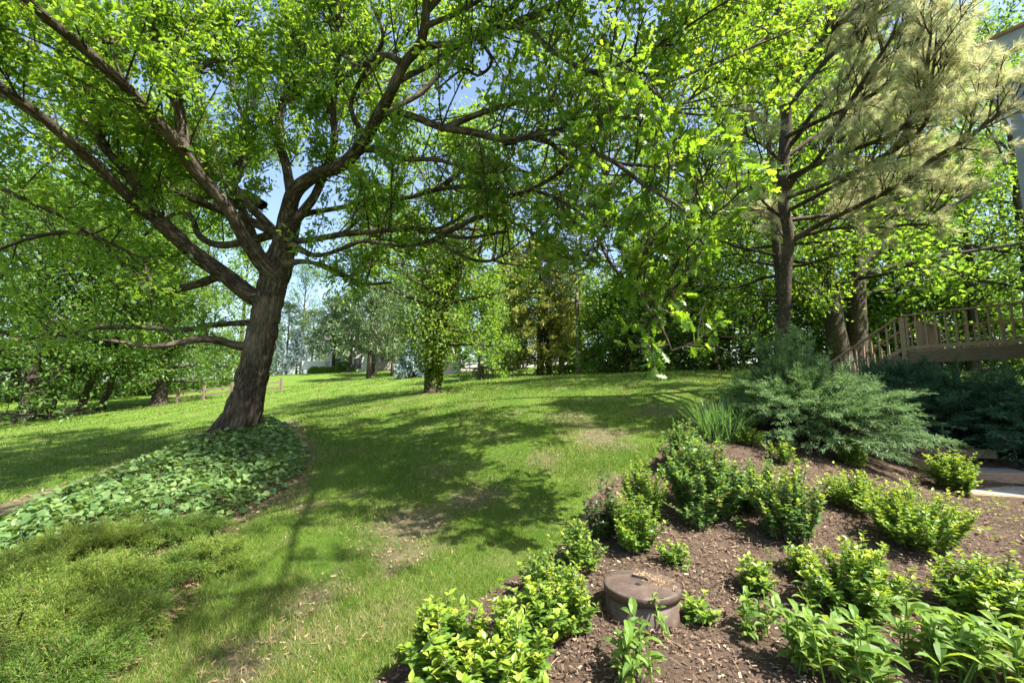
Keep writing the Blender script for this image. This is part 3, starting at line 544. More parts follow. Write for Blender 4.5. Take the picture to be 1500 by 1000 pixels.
conifer('golden_cypress', 'tall olive-gold conifer with twin trunks in the middle of the far lawn', at(792, 27), 8.2, .22, 2.7, 320, 'gold', 'bark', .07, 100, .2, .2, 40, shape=.5, m1=8, two=A(.55,.1,0))
conifer('dark_spruce', 'tall narrow dark spruce rising behind the golden conifer', at(742, 36), 12.5, .25, 2.4, 330, 'spruce', 'bark', .06, 120, .5, .3, 16)
conifer('weeping_spruce', 'drooping grey-green spruce beside the golden conifer', at(727, 31), 7.2, .2, 1.9, 331, 'farpine', 'bark', .1, 80, .7, .26, 14)
conifer('thin_pine', 'slender pine with a pale bare trunk right of the golden conifer', at(848, 25), 9, .17, 1.9, 340, 'farpine', 'palebark', .42, 46, .1, .22, 14, shape=.5)
conifer('small_trunk_pine', 'short sandy-trunked conifer just right of the twin-trunked golden one', at(823, 28), 4.6, .2, 1.6, 341, 'gold', 'palebark', .3, 45, .25, .2, 16, shape=.5)
for i, (u, t, h, cr, lb) in enumerate([(606,34,3.3,1.5,'low blue spruce half hidden behind the ivy-clad tree'),(403,62,5.6,2.6,'powder blue spruce beside the oak trunk'),(433,64,6.3,2.3,'pointed powder blue spruce, tallest of the pair on the far lawn'),(386,60,4.2,2.2,'shorter blue spruce partly behind the oak trunk')]):
    conifer('blue_spruce', lb, at(u, t), h, .14, cr, 350+i, 'bluespruce', 'bark', .02, 70, .15, .26, 14, 'blue spruces')
# trees round the far house
FAR = [(455,78,11,3.8,'farpine','grey-green pine behind the blue spruces'),(418,80,13,4,'spruce','dark conifer left of the far house'),(475,84,9.5,3.5,'farpine','rounded grey pine next to the far white house'),
  (540,40,8.2,3.4,'farpine','thin-needled pine in front of the far white house'),(575,46,9.2,3.2,'farpine','pine with open crown before the house wall'),(487,58,9.5,3.0,'farpine','shaggy pine overlapping the far white gable'),(512,56,9.5,3.4,'farpine','pine whose crown hides the house gable')]
for i, (u,t,h,cr,lf,lb) in enumerate(FAR): conifer('pine_tree', lb, at(u,t), h, .22, cr, 370+i, lf, 'bark', .28, 60, .15, .34, 14, 'pines round the far house', .5)
# woods
WOOD = [ # u, t, height, crown radius, trunk r, leaf, lean, label
 (45,23,10.5,4.3,.36,'wood_leaf',(.6,0),'thick dark-trunked tree at the far left edge of the lawn',.32),
 (72,24,9.2,3.6,.27,'wood_leaf',(2.6,.3),'leaning pale-trunked tree next to the thick dark one',.34),
 (120,25,8.4,3.4,.19,'light_leaf',(2.6,.2),'slim leaning tree in the left wood',.34),
 (152,26,8.2,3.2,.17,'wood_leaf',(2.0,.4),'short leaning trunk with a sunlit base in the left wood',.34),
 (235,27,9.5,3.6,.38,'wood_leaf',(.2,0),'straight stout tree at the start of the rail fence',.22),
 (-40,20,10,4.4,.3,'wood_leaf',(.5,0),'leafy tree at the edge of the left wood',.15),
 (20,34,16,5.8,.3,'light_leaf',(0,0),'tall pale green tree behind the left wood',.15),
 (110,38,18,6,.3,'wood_leaf',(0,0),'tall rounded tree behind the leaning trunks',.15),
 (200,40,17.5,6,.3,'light_leaf',(0,0),'tall sunlit tree behind the straight stout trunk',.15),
 (290,44,16,5.6,.3,'light_leaf',(0,0),'bright broad tree behind the rail fence',.1),
 (350,52,15.5,4.6,.3,'wood_leaf',(0,0),'distant rounded tree left of the blue spruces',.1),
 (545,50,19,5.5,.32,'wood_leaf',(0,0),'tall tree closing the gap right of the oak trunk',.5),
 (440,95,22,7,.4,'wood_leaf',(0,0),'hazy tall tree far behind the blue spruces',.15),
 (668,46,11.5,4,.3,'light_leaf',(0,0),'tall soft green tree behind the ivy-clad trunk',.2),
 (600,58,11,4.5,.3,'wood_leaf',(0,0),'tall tree behind the far house roof',.2),
 (770,66,12.5,5,.3,'light_leaf',(0,0),'distant green tree beyond the rail fence',.1),
 (850,60,11,5,.3,'wood_leaf',(0,0),'far dark green tree beyond the slender pine',.1),
 (920,24,3.9,2.8,.12,'light_leaf',(0,0),'bright green bushy tree at the right end of the lawn',.02),
 (880,29,3.6,2.3,.12,'light_leaf',(0,0),'fresh green shrubby tree near the slender pine trunk',.02),
 (985,24,5.0,3.0,.16,'wood_leaf',(0,0),'dark bushy tree in the shade behind the lawn crest',.05),
 (1050,22,7.5,3.4,.2,'wood_leaf',(0,0),'mid green tree left of the pine trunk',.06),
 (960,34,11,4.2,.3,'wood_leaf',(0,0),'tall green tree behind the low hanging oak branch',.1),
 (1120,25,10,4,.25,'light_leaf',(0,0),'light green tree directly behind the pine trunk',.08),
 (1040,38,14,5,.3,'wood_leaf',(0,0),'tall tree between the oak branch and the pine',.1),
 (1330,22,8.5,4,.22,'light_leaf',(0,0),'sunlit maple behind the deck railing',.06),
 (1430,20,9,4,.22,'light_leaf',(.3,0),'bright leafy tree beside the deck',.05),
 (1530,19,15,5.2,.28,'wood_leaf',(0,0),'leafy tree behind the house corner',.08),
 (1440,25,18,6,.3,'light_leaf',(0,0),'very tall sunlit tree behind the pine and the house roof',.1),
 (1290,26,16,5,.3,'light_leaf',(0,0),'tall yellow-green tree behind the pine needles',.12),
 (1200,30,13,5,.3,'wood_leaf',(0,0),'tall dark tree behind the twin-trunk maple',.08),
 (1370,34,15,6,.35,'wood_leaf',(0,0),'tall dense tree filling the wood above the deck',.08),
 (1500,30,15,6,.35,'wood_leaf',(0,0),'tall broad tree in the wood beside the house',.08),
]
for i, (u,t,h,cr,tr,lf,ln,lb,low) in enumerate(WOOD):
    far = t > 30; broadleaf('woodland_tree', lb, at(u,t), h, tr, cr, 400+i, lf, 'bark', low, 30 if not far else 26, ln, .19 if not far else .3, 15 if not far else 13, 'trees of the surrounding wood', m1=6)
# undergrowth closing the woods
UND = [(-60,33,'dark thicket shrub at the left edge'),(15,34,'dark thicket shrub behind the thick trunk'),(95,34,'leafy thicket shrub between the leaning trunks'),(165,34,'dense thicket shrub in the left wood'),(205,34,'rounded thicket shrub near the stout trunk'),(262,36,'pale thicket shrub behind the rail fence'),(320,40,'thicket shrub behind the oak trunk'),
  (1010,25,'dark thicket shrub under the oak branch'),(1090,25,'dark thicket shrub left of the pine'),(1190,22,'dark thicket shrub right of the pine'),(1290,24,'thicket shrub behind the stairs'),(1380,23,'thicket shrub behind the deck post'),(1460,22,'thicket shrub behind the deck end'),(945,27,'thicket shrub at the lawn crest'),(1240,28,'thicket shrub behind the twin trunks')]
for i, (u,t,lb) in enumerate(UND):
    broadleaf('thicket_shrub', lb, at(u,t), 3.4, .07, 2.4, 480+i, 'wood_leaf', 'bark', .0, 22, (0,0), .2, 14, 'thicket shrubs of the wood', m1=5, cat='shrub')
# twin-trunk maple by the stairs
tb_ = at(1236, 17.5); tb_[2] = float(gz(tb_[0],tb_[1]))
broadleaf('maple_tree', 'dark maple with twin trunks and spreading limbs behind the stairs', tb_, 12.5, .36, 5.2, 450, 'light_leaf', 'bark', .33, 40, (-.1,.2), .17, 15, tpl=MAPLE,
  fork=[[[*(tb_+A(.5,0,-.3)), .42],[*(tb_+A(.62,0,1.2)), .36],[*(tb_+A(.85,0,3.2)), .31],[*(tb_+A(1.3,0,4.6)), .22],[*(tb_+A(3.4,-.5,5.9)), .15],[*(tb_+A(5.5,-1,7.4)), .06]],
        [[*(tb_+A(.85,0,3.2)), .2],[*(tb_+A(1.1,0,6)), .15],[*(tb_+A(1.5,0,9)), .06]],
        [[*(tb_+A(1.1,0,4.0)), .12],[*(tb_+A(3.5,-.4,4.5)), .09],[*(tb_+A(6.5,-1.2,4.9)), .05]]])
# second broadleaf crown hanging over from above, in front of the pine
bb = at(1158, 14)
broadleaf('young_oak', 'younger oak whose yellow-green crown stands left of the pine', bb, 12, .17, 3.6, 455, 'oak_leaf', 'bark', .38, 46, (-.5,-.5), .14, 18, m1=6)

# ------------------------------------------------------------------ the pine on the right
PB = gp(1150, 552); PB = A(*W(1147, 506, 10.5)); PB[2] = gz(PB[0], PB[1])
pine = thing('pine_tree', 'tall pine with reddish plated bark and long pale tan-green needles above the juniper', 'tree', PB); pm = MB()
tube(pm, np.array([[*(PB-A(0,0,.4)), .32],[*PB, .23],[*W(1146,505,10.5), .14],[*W(1150,440,10.4), .128],[*W(1154,385,10.4), .124],[*W(1152,345,10.3), .115],[*W(1150,300,10.3), .12],[*W(1147,245,10.2), .12],[*W(1150,175,10.2), .11],[*W(1145,110,10.2), .12],[*W(1142,20,10.1), .10],[*W(1140,-120,10), .07],[*W(1140,-260,10), .03]]), 40, .06, .07, 77, .1)
pm.build('trunk', M['pine_bark'], pine, True)
PL = [[(1158,352,10.3,.07),(1196,332,9.8,.055),(1270,294,8.8,.05),(1336,259,8.0,.042),(1371,231,7.7,.036),(1420,204,7.2,.026),(1460,172,7,.02),(1490,148,6.9,.012)],
 [(1152,285,10.3,.07),(1165,265,10.1,.055),(1196,241,9.6,.05),(1224,196,9.2,.045),(1252,147,8.8,.04),(1280,101,8.5,.034),(1301,66,8.3,.028),(1315,31,8.1,.018),(1330,-20,8,.01)],
 [(1150,215,10.2,.065),(1170,195,10,.05),(1192,165,9.7,.045),(1240,110,9.2,.04),(1270,52,8.9,.03),(1292,0,8.7,.02),(1310,-50,8.6,.01)],
 [(1152,350,10.4,.05),(1200,342,9.9,.035),(1250,332,9.3,.032),(1330,330,8.6,.026),(1370,328,8.3,.02),(1405,304,8.0,.012)],
 [(1151,260,10.3,.06),(1230,230,9.0,.045),(1300,200,8.1,.04),(1340,165,7.6,.036),(1372,120,7.3,.032),(1390,80,7.1,.026),(1402,45,7.0,.014)],
 [(1150,310,10.3,.05),(1220,275,9.4,.04),(1300,225,8.4,.034),(1330,190,8.1,.03),(1350,150,7.9,.02),(1360,120,7.8,.01)],
 [(1148,170,10.2,.06),(1220,80,9.3,.045),(1300,10,8.5,.035),(1380,-40,7.8,.025),(1450,-60,7.3,.012)],
 [(1150,120,10.2,.06),(1250,20,8.8,.045),(1350,-40,7.8,.035),(1430,-90,7.2,.02)],
 [(1152,325,10.3,.05),(1240,310,10.5,.04),(1320,290,10.4,.03),(1400,270,10.3,.02)],
 [(1150,230,10.2,.05),(1240,170,10.5,.04),(1330,120,10.6,.03),(1430,80,10.6,.015)],
 [(1150,320,10.4,.04),(1125,300,10.1,.03),(1105,280,9.8,.02),(1095,262,9.6,.01)],[(1149,240,10.3,.04),(1130,222,10,.03),(1105,205,9.7,.02),(1085,190,9.5,.01)],
 [(1153,360,10.4,.045),(1140,330,11,.03),(1130,300,11.5,.02)],[(1149,150,10.2,.05),(1200,60,9.6,.04),(1230,-20,9.2,.02)],
 [(1150,290,10.3,.05),(1250,250,8.8,.04),(1350,190,7.7,.033),(1390,130,7.4,.026),(1415,80,7.2,.018),(1425,40,7.1,.01)],
 [(1150,80,10.1,.05),(1260,-60,9,.04),(1380,-140,8,.02)],[(1150,200,10.2,.05),(1290,130,8.6,.04),(1380,20,7.5,.03),(1420,-40,7.2,.015)]]
prng = np.random.default_rng(9); pc = MB(); tips = []
for i, rows in enumerate(PL):
    if i: rows = [(min(a_, 1355+.25*max(0, a_-1355)), b_, c_, d_) for a_, b_, c_, d_ in rows]
    lb = MB(); P = tube(lb, wl(rows), 14, .08, .06, 700+i*3, .1); ln = np.linalg.norm(np.diff(P[:,:3], axis=0), axis=1).sum()
    C = poly_resample(P, 20)[None]; c1, _ = sprout(prng, C, int(ln*4.8)+5, 1.0, .22, .85, .75, .25, .0, 5, .45, .45); tubes(lb, c1, .014, .006, 5)
    c2, _ = sprout(prng, c1, 5, .42, .2, .9, .7, .25, 0, 4, .4, .3); tubes(lb, c2, .007, .004, 4); lb.build('limb', M['pine_bark'], pine, True)
    for Q, ss in ((c1, (1.0, .7)), (c2, (1.0, .8))):
        for s_ in ss: p, t0 = along(Q, np.arange(len(Q)), np.full(len(Q), s_-1e-6)); tips.append((p, t0))
tp = np.concatenate([a for a, b in tips]); td = np.concatenate([b for a, b in tips]); NN = 46
p = np.repeat(tp, NN, 0)+prng.normal(size=(len(tp)*NN,3))*.012; d = np.repeat(td, NN, 0); p = p-d*prng.random((len(p),1))*.06
q = prng.normal(size=p.shape); q = norm(q-d*(q*d).sum(1)[:,None]); ax = norm(d*prng.uniform(.25,1.5,(len(p),1))+q-A(0,0,.12))
leaves(pc, BLADE, p, ax, prng.normal(size=p.shape), prng.uniform(.11,.175,len(p)), .04); pc.build('crown', M['needle'], pine)

# ------------------------------------------------------------------ house corner and deck
E1 = norm(A(-.57,.82,0)); E2 = norm(A(.82,.57,0)); UP = A(0,0,1)
HC = A(0,0,0); HC[:2] = W(1477,150,8.2)[:2]; HZ = W(1477,150,8.2)[2]
house = thing('house', 'blue-grey sided house corner with brown roof edge above the dark junipers', 'house', A(HC[0],HC[1],0))
hm = MB(); hm.box(HC-E1*5+E2*4+UP*(HZ+.35)/2, (10, 8, HZ+.75), [E1,E2,UP]); hm.build('wall', M['siding'], house)
for i in range(9):
    bm_ = MB(); bm_.box(HC-E1*(.35+i*1.2)-E2*.012+UP*((HZ+.2)/2), (.05,.03,HZ+.3), [E1,E2,UP]); bm_.build('batten', M['trim'], house)
EZ = W(1461,66,8.2)[2]
fm2 = MB(); fm2.box(HC-E1*4.9-E2*.16+UP*EZ, (10.5,.05,.30), [E1,E2,UP]); fm2.box(HC+E1*.36+E2*4+UP*EZ, (.05,8.4,.30), [E1,E2,UP]); fm2.build('fascia', M['trim'], house, bevel=.006)
dm = MB(); dm.box(HC-E1*4.9-E2*.07+UP*(EZ-.155), (10.46,.13,.02), [E1,E2,UP]); dm.build('soffit', M['trim'], house)
rm_ = MB(); a = HC+E1*.45-E2*.24+UP*(EZ+.16); q = HC-E1*10.2-E2*.24+UP*(EZ+.16); sl_ = E2*4.6+UP*2.3
rm_.add([a,q,q+sl_,a+sl_,a+UP*.05,q+UP*.05,q+sl_+UP*.05,a+sl_+UP*.05], np.array([[0,3,2,1],[4,5,6,7],[0,1,5,4],[1,2,6,5],[2,3,7,6],[3,0,4,7]])); rm_.build('roof', M['shingle'], house); M['greyroof'] = plainmat('grey_roof_shingle', (.16,.15,.15), .3, 20, .9, .4)
# deck: near edge runs along E1 away from the viewer; post at its far end
DP = W(1320,463,11.0); FZ = W(1322,516,11.0)[2]; DP0 = A(DP[0],DP[1],0); RH = DP[2]
deck = thing('wooden_deck', 'raised weathered wooden deck with baluster railing and a stair down to the left', 'deck', DP0+UP*float(gz(*DP0[:2])))
def part(name, mat, fn, bevel=.004):
    b_ = MB(); fn(b_); return b_.build(name, M[mat], deck, bevel=bevel)
DL = 6.2; DW = 3.0
part('beam', 'deck_dark', lambda b: b.box(DP0-E1*DL/2+E2*.02+UP*(FZ-.14), (DL+.1,.045,.28), [E1,E2,UP]))
part('end_beam', 'deck_dark', lambda b: b.box(DP0+E1*.02+E2*(DW/2)+UP*(FZ-.14), (.045,DW,.28), [E1,E2,UP]))
def boards(b):
    for i in range(int(DW/.15)): b.box(DP0-E1*DL/2+E2*(.08+i*.15)+UP*(FZ+.016), (DL+.1,.14,.03), [E1,E2,UP])
part('floor', 'deck', boards)
def rail(p, q, n, post0=True, h=.09):
    """sloping or level railing between two top points p and q"""
    d = q-p; part('top_rail', 'deck', lambda b: b.beam(p, q, .12, .035, UP)); lo_ = UP*(RH-FZ-.09)
    part('bottom_rail', 'deck', lambda b: b.beam(p-lo_, q-lo_, .04, .08, UP))
    for k in range(n):
        c = p+d*(k+.5)/n; part('baluster', 'deck', lambda b: b.box(c-UP*((RH-FZ)/2+.0), (.038,.038,RH-FZ-.06), [E1,E2,UP]))
rail(DP.copy(), DP-E1*DL, 36)
for s_ in (0, 2.1, 4.2, 6.2): part('post', 'deck', lambda b: b.box(DP0-E1*s_+E2*(.02)+UP*((RH-.02+FZ-.3)/2), (.10,.10,RH-FZ+.26), [E1,E2,UP]), .006)
FR = DP+E2*DW-E1*.0; rail(FR-E1*.1, FR-E1*DL, 34); rail(DP+E2*1.35, FR, 12)
for pp in (DP0+E2*1.35, DP0+E2*DW, DP0+E2*DW-E1*3): part('post', 'deck', lambda b: b.box(pp+UP*((RH-.02+FZ-.3)/2), (.10,.10,RH-FZ+.26), [E1,E2,UP]), .006)
for s_ in (.3, 3, 6): 
    for e_ in (.2, DW-.2):
        c = DP0-E1*s_+E2*e_; z0 = float(gz(c[0],c[1]))-.2; part('support_post', 'deck_dark', lambda b: b.box(A(c[0],c[1],(z0+FZ-.29)/2), (.14,.14,FZ-.29-z0), [E1,E2,UP]))
# stairs
ST = 2.9; dz = .66; se = DP+E1*ST-UP*ST*dz
for e_ in (0, 1.25):
    p0 = DP+E2*e_+E1*.06-UP*.03; p1 = se+E2*e_; rail(p0, p1, 17)
    part('stringer', 'deck_dark', lambda b: b.beam(p0-UP*(RH-FZ+.12), p1-UP*(RH-FZ+.12), .045, .26, UP))
    part('post', 'deck', lambda b: b.box(p1-UP*.55, (.10,.10,1.16), [E1,E2,UP]), .006)
for k in range(10):
    c = DP0+E1*(.15+k*.28)+E2*.62+UP*(FZ-.185*(k+1)); part('step', 'deck', lambda b: b.box(c, (.27,1.2,.035), [E1,E2,UP]))

# ------------------------------------------------------------------ garden steps
sp0 = gp(1475,735); sp1 = gp(1335,655); gd = norm((sp1-sp0)*A(1,1,0)); gs = np.cross(UP, gd)*-1
steps = thing('garden_steps', 'broad grey slab steps edged with landscape timbers beside the dark junipers', 'steps', sp0)
for k in range(3):
    c = sp0+gd*(.15+k*1.15)+gs*.42; zt = float(gz(c[0],c[1]))+.06; c[2] = zt
    b_ = MB(); b_.box(c-UP*.06, (.13,1.5,.15), [gd,gs,UP]); b_.build('riser', M['timber'], steps, bevel=.008)
    b_ = MB(); b_.box(c+gd*.6-UP*.035, (1.08,1.46,.07), [gd,gs,UP]); b_.build('tread', M['slab'], steps, bevel=.008)
bp = gp(1372,692); bq = gp(1322,677); d_ = norm(bq-bp); b_ = MB(); b_.beam(bp-d_*.4+UP*.05, bq+d_*.6+UP*.05, .12, .13); b_.build('border_timber', M['timber'], steps, bevel=.008)
pa = gp(1500,738); b_ = MB(); b_.box(pa+A(.55,-.35,-.02), (1.6,1.2,.08), [gd,gs,UP]); b_.build('landing', M['slab'], steps, bevel=.008)

# ------------------------------------------------------------------ septic riser with lid
m, t, o = newmat('brown_lid'); tc = t.nodes.new('ShaderNodeTexCoord'); n1 = noise(t, tc.outputs['Object'], 9, 7, .7); n2 = noise(t, tc.outputs['Object'], 70, 4, .7)
c = ramp(t, n1, [(.3,(.048,.033,.026)),(.5,(.076,.053,.042)),(.66,(.115,.084,.066))]); c = mixc(t, mapr(t, n2, .58, .72, 0, .35), c, (.2,.16,.135)); finish(t, o, c, .55, .35, n2, .25, .004); M['lid'] = m
rc = gp(942, 893); rc = A(rc[0]+.0, rc[1]+.02, rc[2]); RR = .275; rz0 = rc[2]-.12; rz1 = rc[2]+.175
riser = thing('septic_riser', 'round brown plastic riser with domed lid and small handle standing in the mulch', 'riser', A(rc[0],rc[1],rc[2]))
def lathe(prof, n=72):
    b_ = MB(); pr = np.array(prof); a = np.arange(n)/n*2*np.pi; V = np.stack([pr[:,None,0]*np.cos(a), pr[:,None,0]*np.sin(a), pr[:,None,1]+0*a], -1)+A(rc[0],rc[1],0)
    K = len(pr); i = np.arange(K-1)[:,None]*n+np.arange(n); j = np.arange(K-1)[:,None]*n+(np.arange(n)+1)%n; b_.add(V.reshape(-1,3), np.stack([i,j,j+n,i+n],-1).reshape(-1,4)); return b_
lathe([(RR-.012,rz0),(RR-.006,rz1-.06),(RR-.02,rz1-.058)]).build('body', M['lid'], riser, True)
lid = lathe([(RR-.01,rz1-.062),(RR+.006,rz1-.062),(RR+.007,rz1-.012),(RR+.003,rz1-.004),(RR-.006,rz1),(RR-.02,rz1+.001),(.2,rz1+.012),(.1,rz1+.018),(.002,rz1+.02)]).build('lid', M['lid'], riser, True)
def sub(mb, name, mat, par):
    ob = mb.build(name, M[mat], None, True); ob.parent = par; ob.location = (0,0,0); ob.matrix_parent_inverse.identity(); return ob
lc = A(rc[0], rc[1], rz1+.02)
M['black'] = plainmat('black_hole', (.012,.011,.011), .1, 5, .8, 0); M['handle'] = plainmat('dark_metal', (.06,.05,.045), .3, 30, .5, .2)
b_ = MB(); hd = norm(A(.75,-.65,0)); h0 = lc+A(.0,.03,0); 
tube(b_, np.array([[*(h0-hd*.065+UP*-.006), .008],[*(h0-hd*.06+UP*.009), .008],[*(h0+UP*.012), .008],[*(h0+hd*.06+UP*.009), .008],[*(h0+hd*.065-UP*.006), .008]]), 10, .012); sub(b_, 'handle', 'handle', lid)
b_ = MB(); an = np.arange(20)/20*6.283; hc_ = lc+A(-.045,-.075,-.001); b_.add(np.vstack([np.column_stack([.024*np.cos(an), .024*np.sin(an), 0*an])+hc_, np.column_stack([.022*np.cos(an), .022*np.sin(an), 0*an+.0015])+hc_]), [np.column_stack([np.arange(20), (np.arange(20)+1)%20, (np.arange(20)+1)%20+20, np.arange(20)+20]), (np.arange(20)+20)[None]]); sub(b_, 'vent_hole', 'black', lid)
for dx, dy in ((-.11,-.02),(-.1,-.06),(.2,-.16),(.16,.13),(-.2,.12)):
    b_ = MB(); cc = lc+A(dx,dy,-.008 if abs(dx)<.15 else -.016); pr = .008; b_.add(np.vstack([np.column_stack([pr*np.cos(an), pr*np.sin(an), 0*an-.004])+cc, np.column_stack([pr*.7*np.cos(an), pr*.7*np.sin(an), 0*an+.008])+cc]), [np.column_stack([np.arange(20), (np.arange(20)+1)%20, (np.arange(20)+1)%20+20, np.arange(20)+20]), (np.arange(20)+20)[None]]); sub(b_, 'screw', 'handle', lid)
rng = np.random.default_rng(3); n = 420; k = rng.random(n) < .5; x = np.where(k, rng.normal(.12,.055,n), rng.normal(.04,.025,n)); y = np.where(k, rng.normal(-.02,.06,n), rng.normal(.12,.025,n)); z = np.full(n, .0)-np.hypot(x,y)*.05
b_ = MB(); leaves(b_, CHIP, lc+np.column_stack([x,y,z+.004]), np.column_stack([rng.normal(size=(n,2)), rng.normal(size=n)*.15]), np.column_stack([rng.normal(size=(n,2))*.3, np.ones(n)]), rng.uniform(.012,.045,n), .35)
kind(b_.build('plant_debris', M['litter']), 'stuff', 'dry plant bits lying on the brown lid', 'debris')

# ------------------------------------------------------------------ bed plants
def shrub(label, u, v, hp, wp, seed, dens=1., lf=.05, tip=.35, mat='shrub', tipm='shrub_tip', tpl=OVATE, name='bed_shrub', lean=0., base=None, bare=.25):
    """clump of upright leafy stems; hp, wp: its height and width in sight-line units at its base"""
    rng = np.random.default_rng(seed); b = gp(u, v) if base is None else base; d = float(np.hypot(*(b[:2])))/max(.2, np.hypot(*ray(u, v)[:2])); H = hp*d/F*1.02; R_ = wp*d/F/2
    R_ *= 1.22; t_ = thing(name, label, 'shrub', b, 'leafy shrubs of the mulch bed'); ns = int(max(7, 150*dens*R_**1.25*1.9)); a = rng.random(ns)*6.283; rr = np.sqrt(rng.random(ns))*R_
    g0 = b+np.column_stack([np.cos(a)*rr*.5, np.sin(a)*rr*.5, np.zeros(ns)]); g0[:,2] = gz(g0[:,0], g0[:,1])-.02; hs = H*(1.04-.5*(rr/R_)**2)*rng.uniform(.72,1.04,ns)*(1+.35*(vn2(a*1.2, a*0+seed, 8)-.5))
    g1 = b+np.column_stack([np.cos(a)*rr, np.sin(a)*rr, np.zeros(ns)]); g1[:,2] = g0[:,2]+hs; g1[:,:2] += rng.normal(size=(ns,2))*.055
    k = np.linspace(0,1,6)[None,:,None]; C = g0[:,None]*(1-k)+g1[:,None]*k; C[:,:,:2] += (g1-g0)[:,None,:2]*.25*(k**2-k)
    sm = MB(); tubes(sm, C, .0045, .002, 4); sm.build('stems', M['twig'], t_)
    fm = MB(); nl = int(np.clip(H/.027, 8, 28)); bare *= .5; idx = np.repeat(np.arange(ns), nl*2); s = np.repeat(np.tile(bare+(1-bare)*(np.arange(nl)+.5)/nl, ns), 2); s = np.clip(s+rng.normal(size=len(s))*.02, .02, .999)
    p, tg = along(C, idx, s); az = rng.random(len(s))*6.283; up = .25+.75*s**3; ax = np.column_stack([np.cos(az), np.sin(az), up*.9-.1])+rng.normal(size=(len(s),3))*.2
    sz = lf*1.3*rng.uniform(.7,1.25,len(s))*(1-.35*s**4); tp_ = (s > .86) & (rng.random(len(s)) < tip*2.2); nr = np.column_stack([-np.cos(az)*.5, -np.sin(az)*.5, np.full(len(s),1.)])+rng.normal(size=(len(s),3))*.3
    leaves(fm, tpl, p[~tp_], ax[~tp_], nr[~tp_], sz[~tp_]); leaves(fm, tpl, p[tp_], ax[tp_], nr[tp_], sz[tp_], 1, 1)
    fm.build('foliage', [M[mat], M[tipm]], t_); return t_
SH = [('tall leafy shrub at the head of the bed, below the strap-leaved clump',1000,685,66,62,1,.045,.15),
 ('broad leafy shrub in front of the tall one, deep green inside',1035,748,100,100,1,.05,.15),
 ('small leafy shoot cluster at the foot of the broad shrub',1022,766,36,44,1,.05,.2),
 ('narrow upright shrub with pale tips at the lawn edge',940,762,92,56,1,.045,.3),
 ('rounded shrub in front of the narrow upright one',930,802,74,62,1,.042,.3),
 ('wide leafy shrub in the middle of the bed',1112,742,76,72,1,.047,.2),
 ('large bushy shrub with bright tips beside the wide one',1158,785,105,84,1,.045,.35),
 ('lone upright shrub near the big juniper',1249,680,46,34,1.3,.045,.3),
 ('low double-headed shrub in the bare mulch',1258,742,56,84,1,.045,.45),
 ('broad dome of bright yellow-green shrub on open mulch',1346,796,84,116,1,.045,.6),
 ('shrub standing against the border timber',1400,716,54,54,1.1,.045,.4),
 ('dome-shaped shrub with shaded lower leaves above the broadleaf plants',1262,893,106,118,1,.052,.5),
 ('spreading shrub at the right end of the bed',1455,905,86,120,1,.052,.5),
 ('little bright shrub in the mulch right of the lid',1110,862,46,42,1.3,.045,.5),
 ('thin sprawling shrub left of the dome-shaped one',1170,838,46,42,.8,.05,.3),
 ('tiny sprig behind the lid with yellowish leaves',985,822,30,34,.8,.045,.6),
 ('yellow-green shrub in the corner between lawn and bed',655,1000,118,95,1.1,.055,.85),
 ('yellow-green shrub closest to the lid on the lawn side',752,1000,118,105,1.1,.055,.85),
 ('small-leaved shrub with bright top left of the lid',830,918,84,82,1,.045,.5),
 ('front yellow-green shrub at the bottom of the bed',715,1040,90,130,1,.055,.85),
 ('shaded green shrub at the edge of the lawn',800,872,62,62,1,.05,.1),
 ('shaded green shrub under the purple-stemmed one',848,828,62,56,1,.045,.15),
 ('leafy shrub filling the row between the corner shrubs and the lid',792,930,78,72,1,.048,.6),
 ('little plant at the foot of the strap-leaved clump',1097,650,26,34,1,.05,.2),
 ('loose sprig beside the wide leafy shrub',1145,676,34,26,.7,.05,.3),
 ('lopsided sprig by the riser rim',1022,905,32,34,.7,.05,.4)]
for i, (lb,u,v,h,w_,dn,lf,tp_) in enumerate(SH): shrub(lb, u, v, h, w_, 900+i, dn, lf*(1,1.1,.9)[i % 3], tp_, 'shrub_cool' if i in (0,1,2,5,6) else 'shrub', 'shrub' if i in (0,1,2,5) else 'shrub_tip')
shrub('dark sparse shrub with purplish stems at the lawn edge', 884, 783, 82, 44, 960, .5, .055, .0, 'shrub_dark', 'shrub_dark', bare=.1)
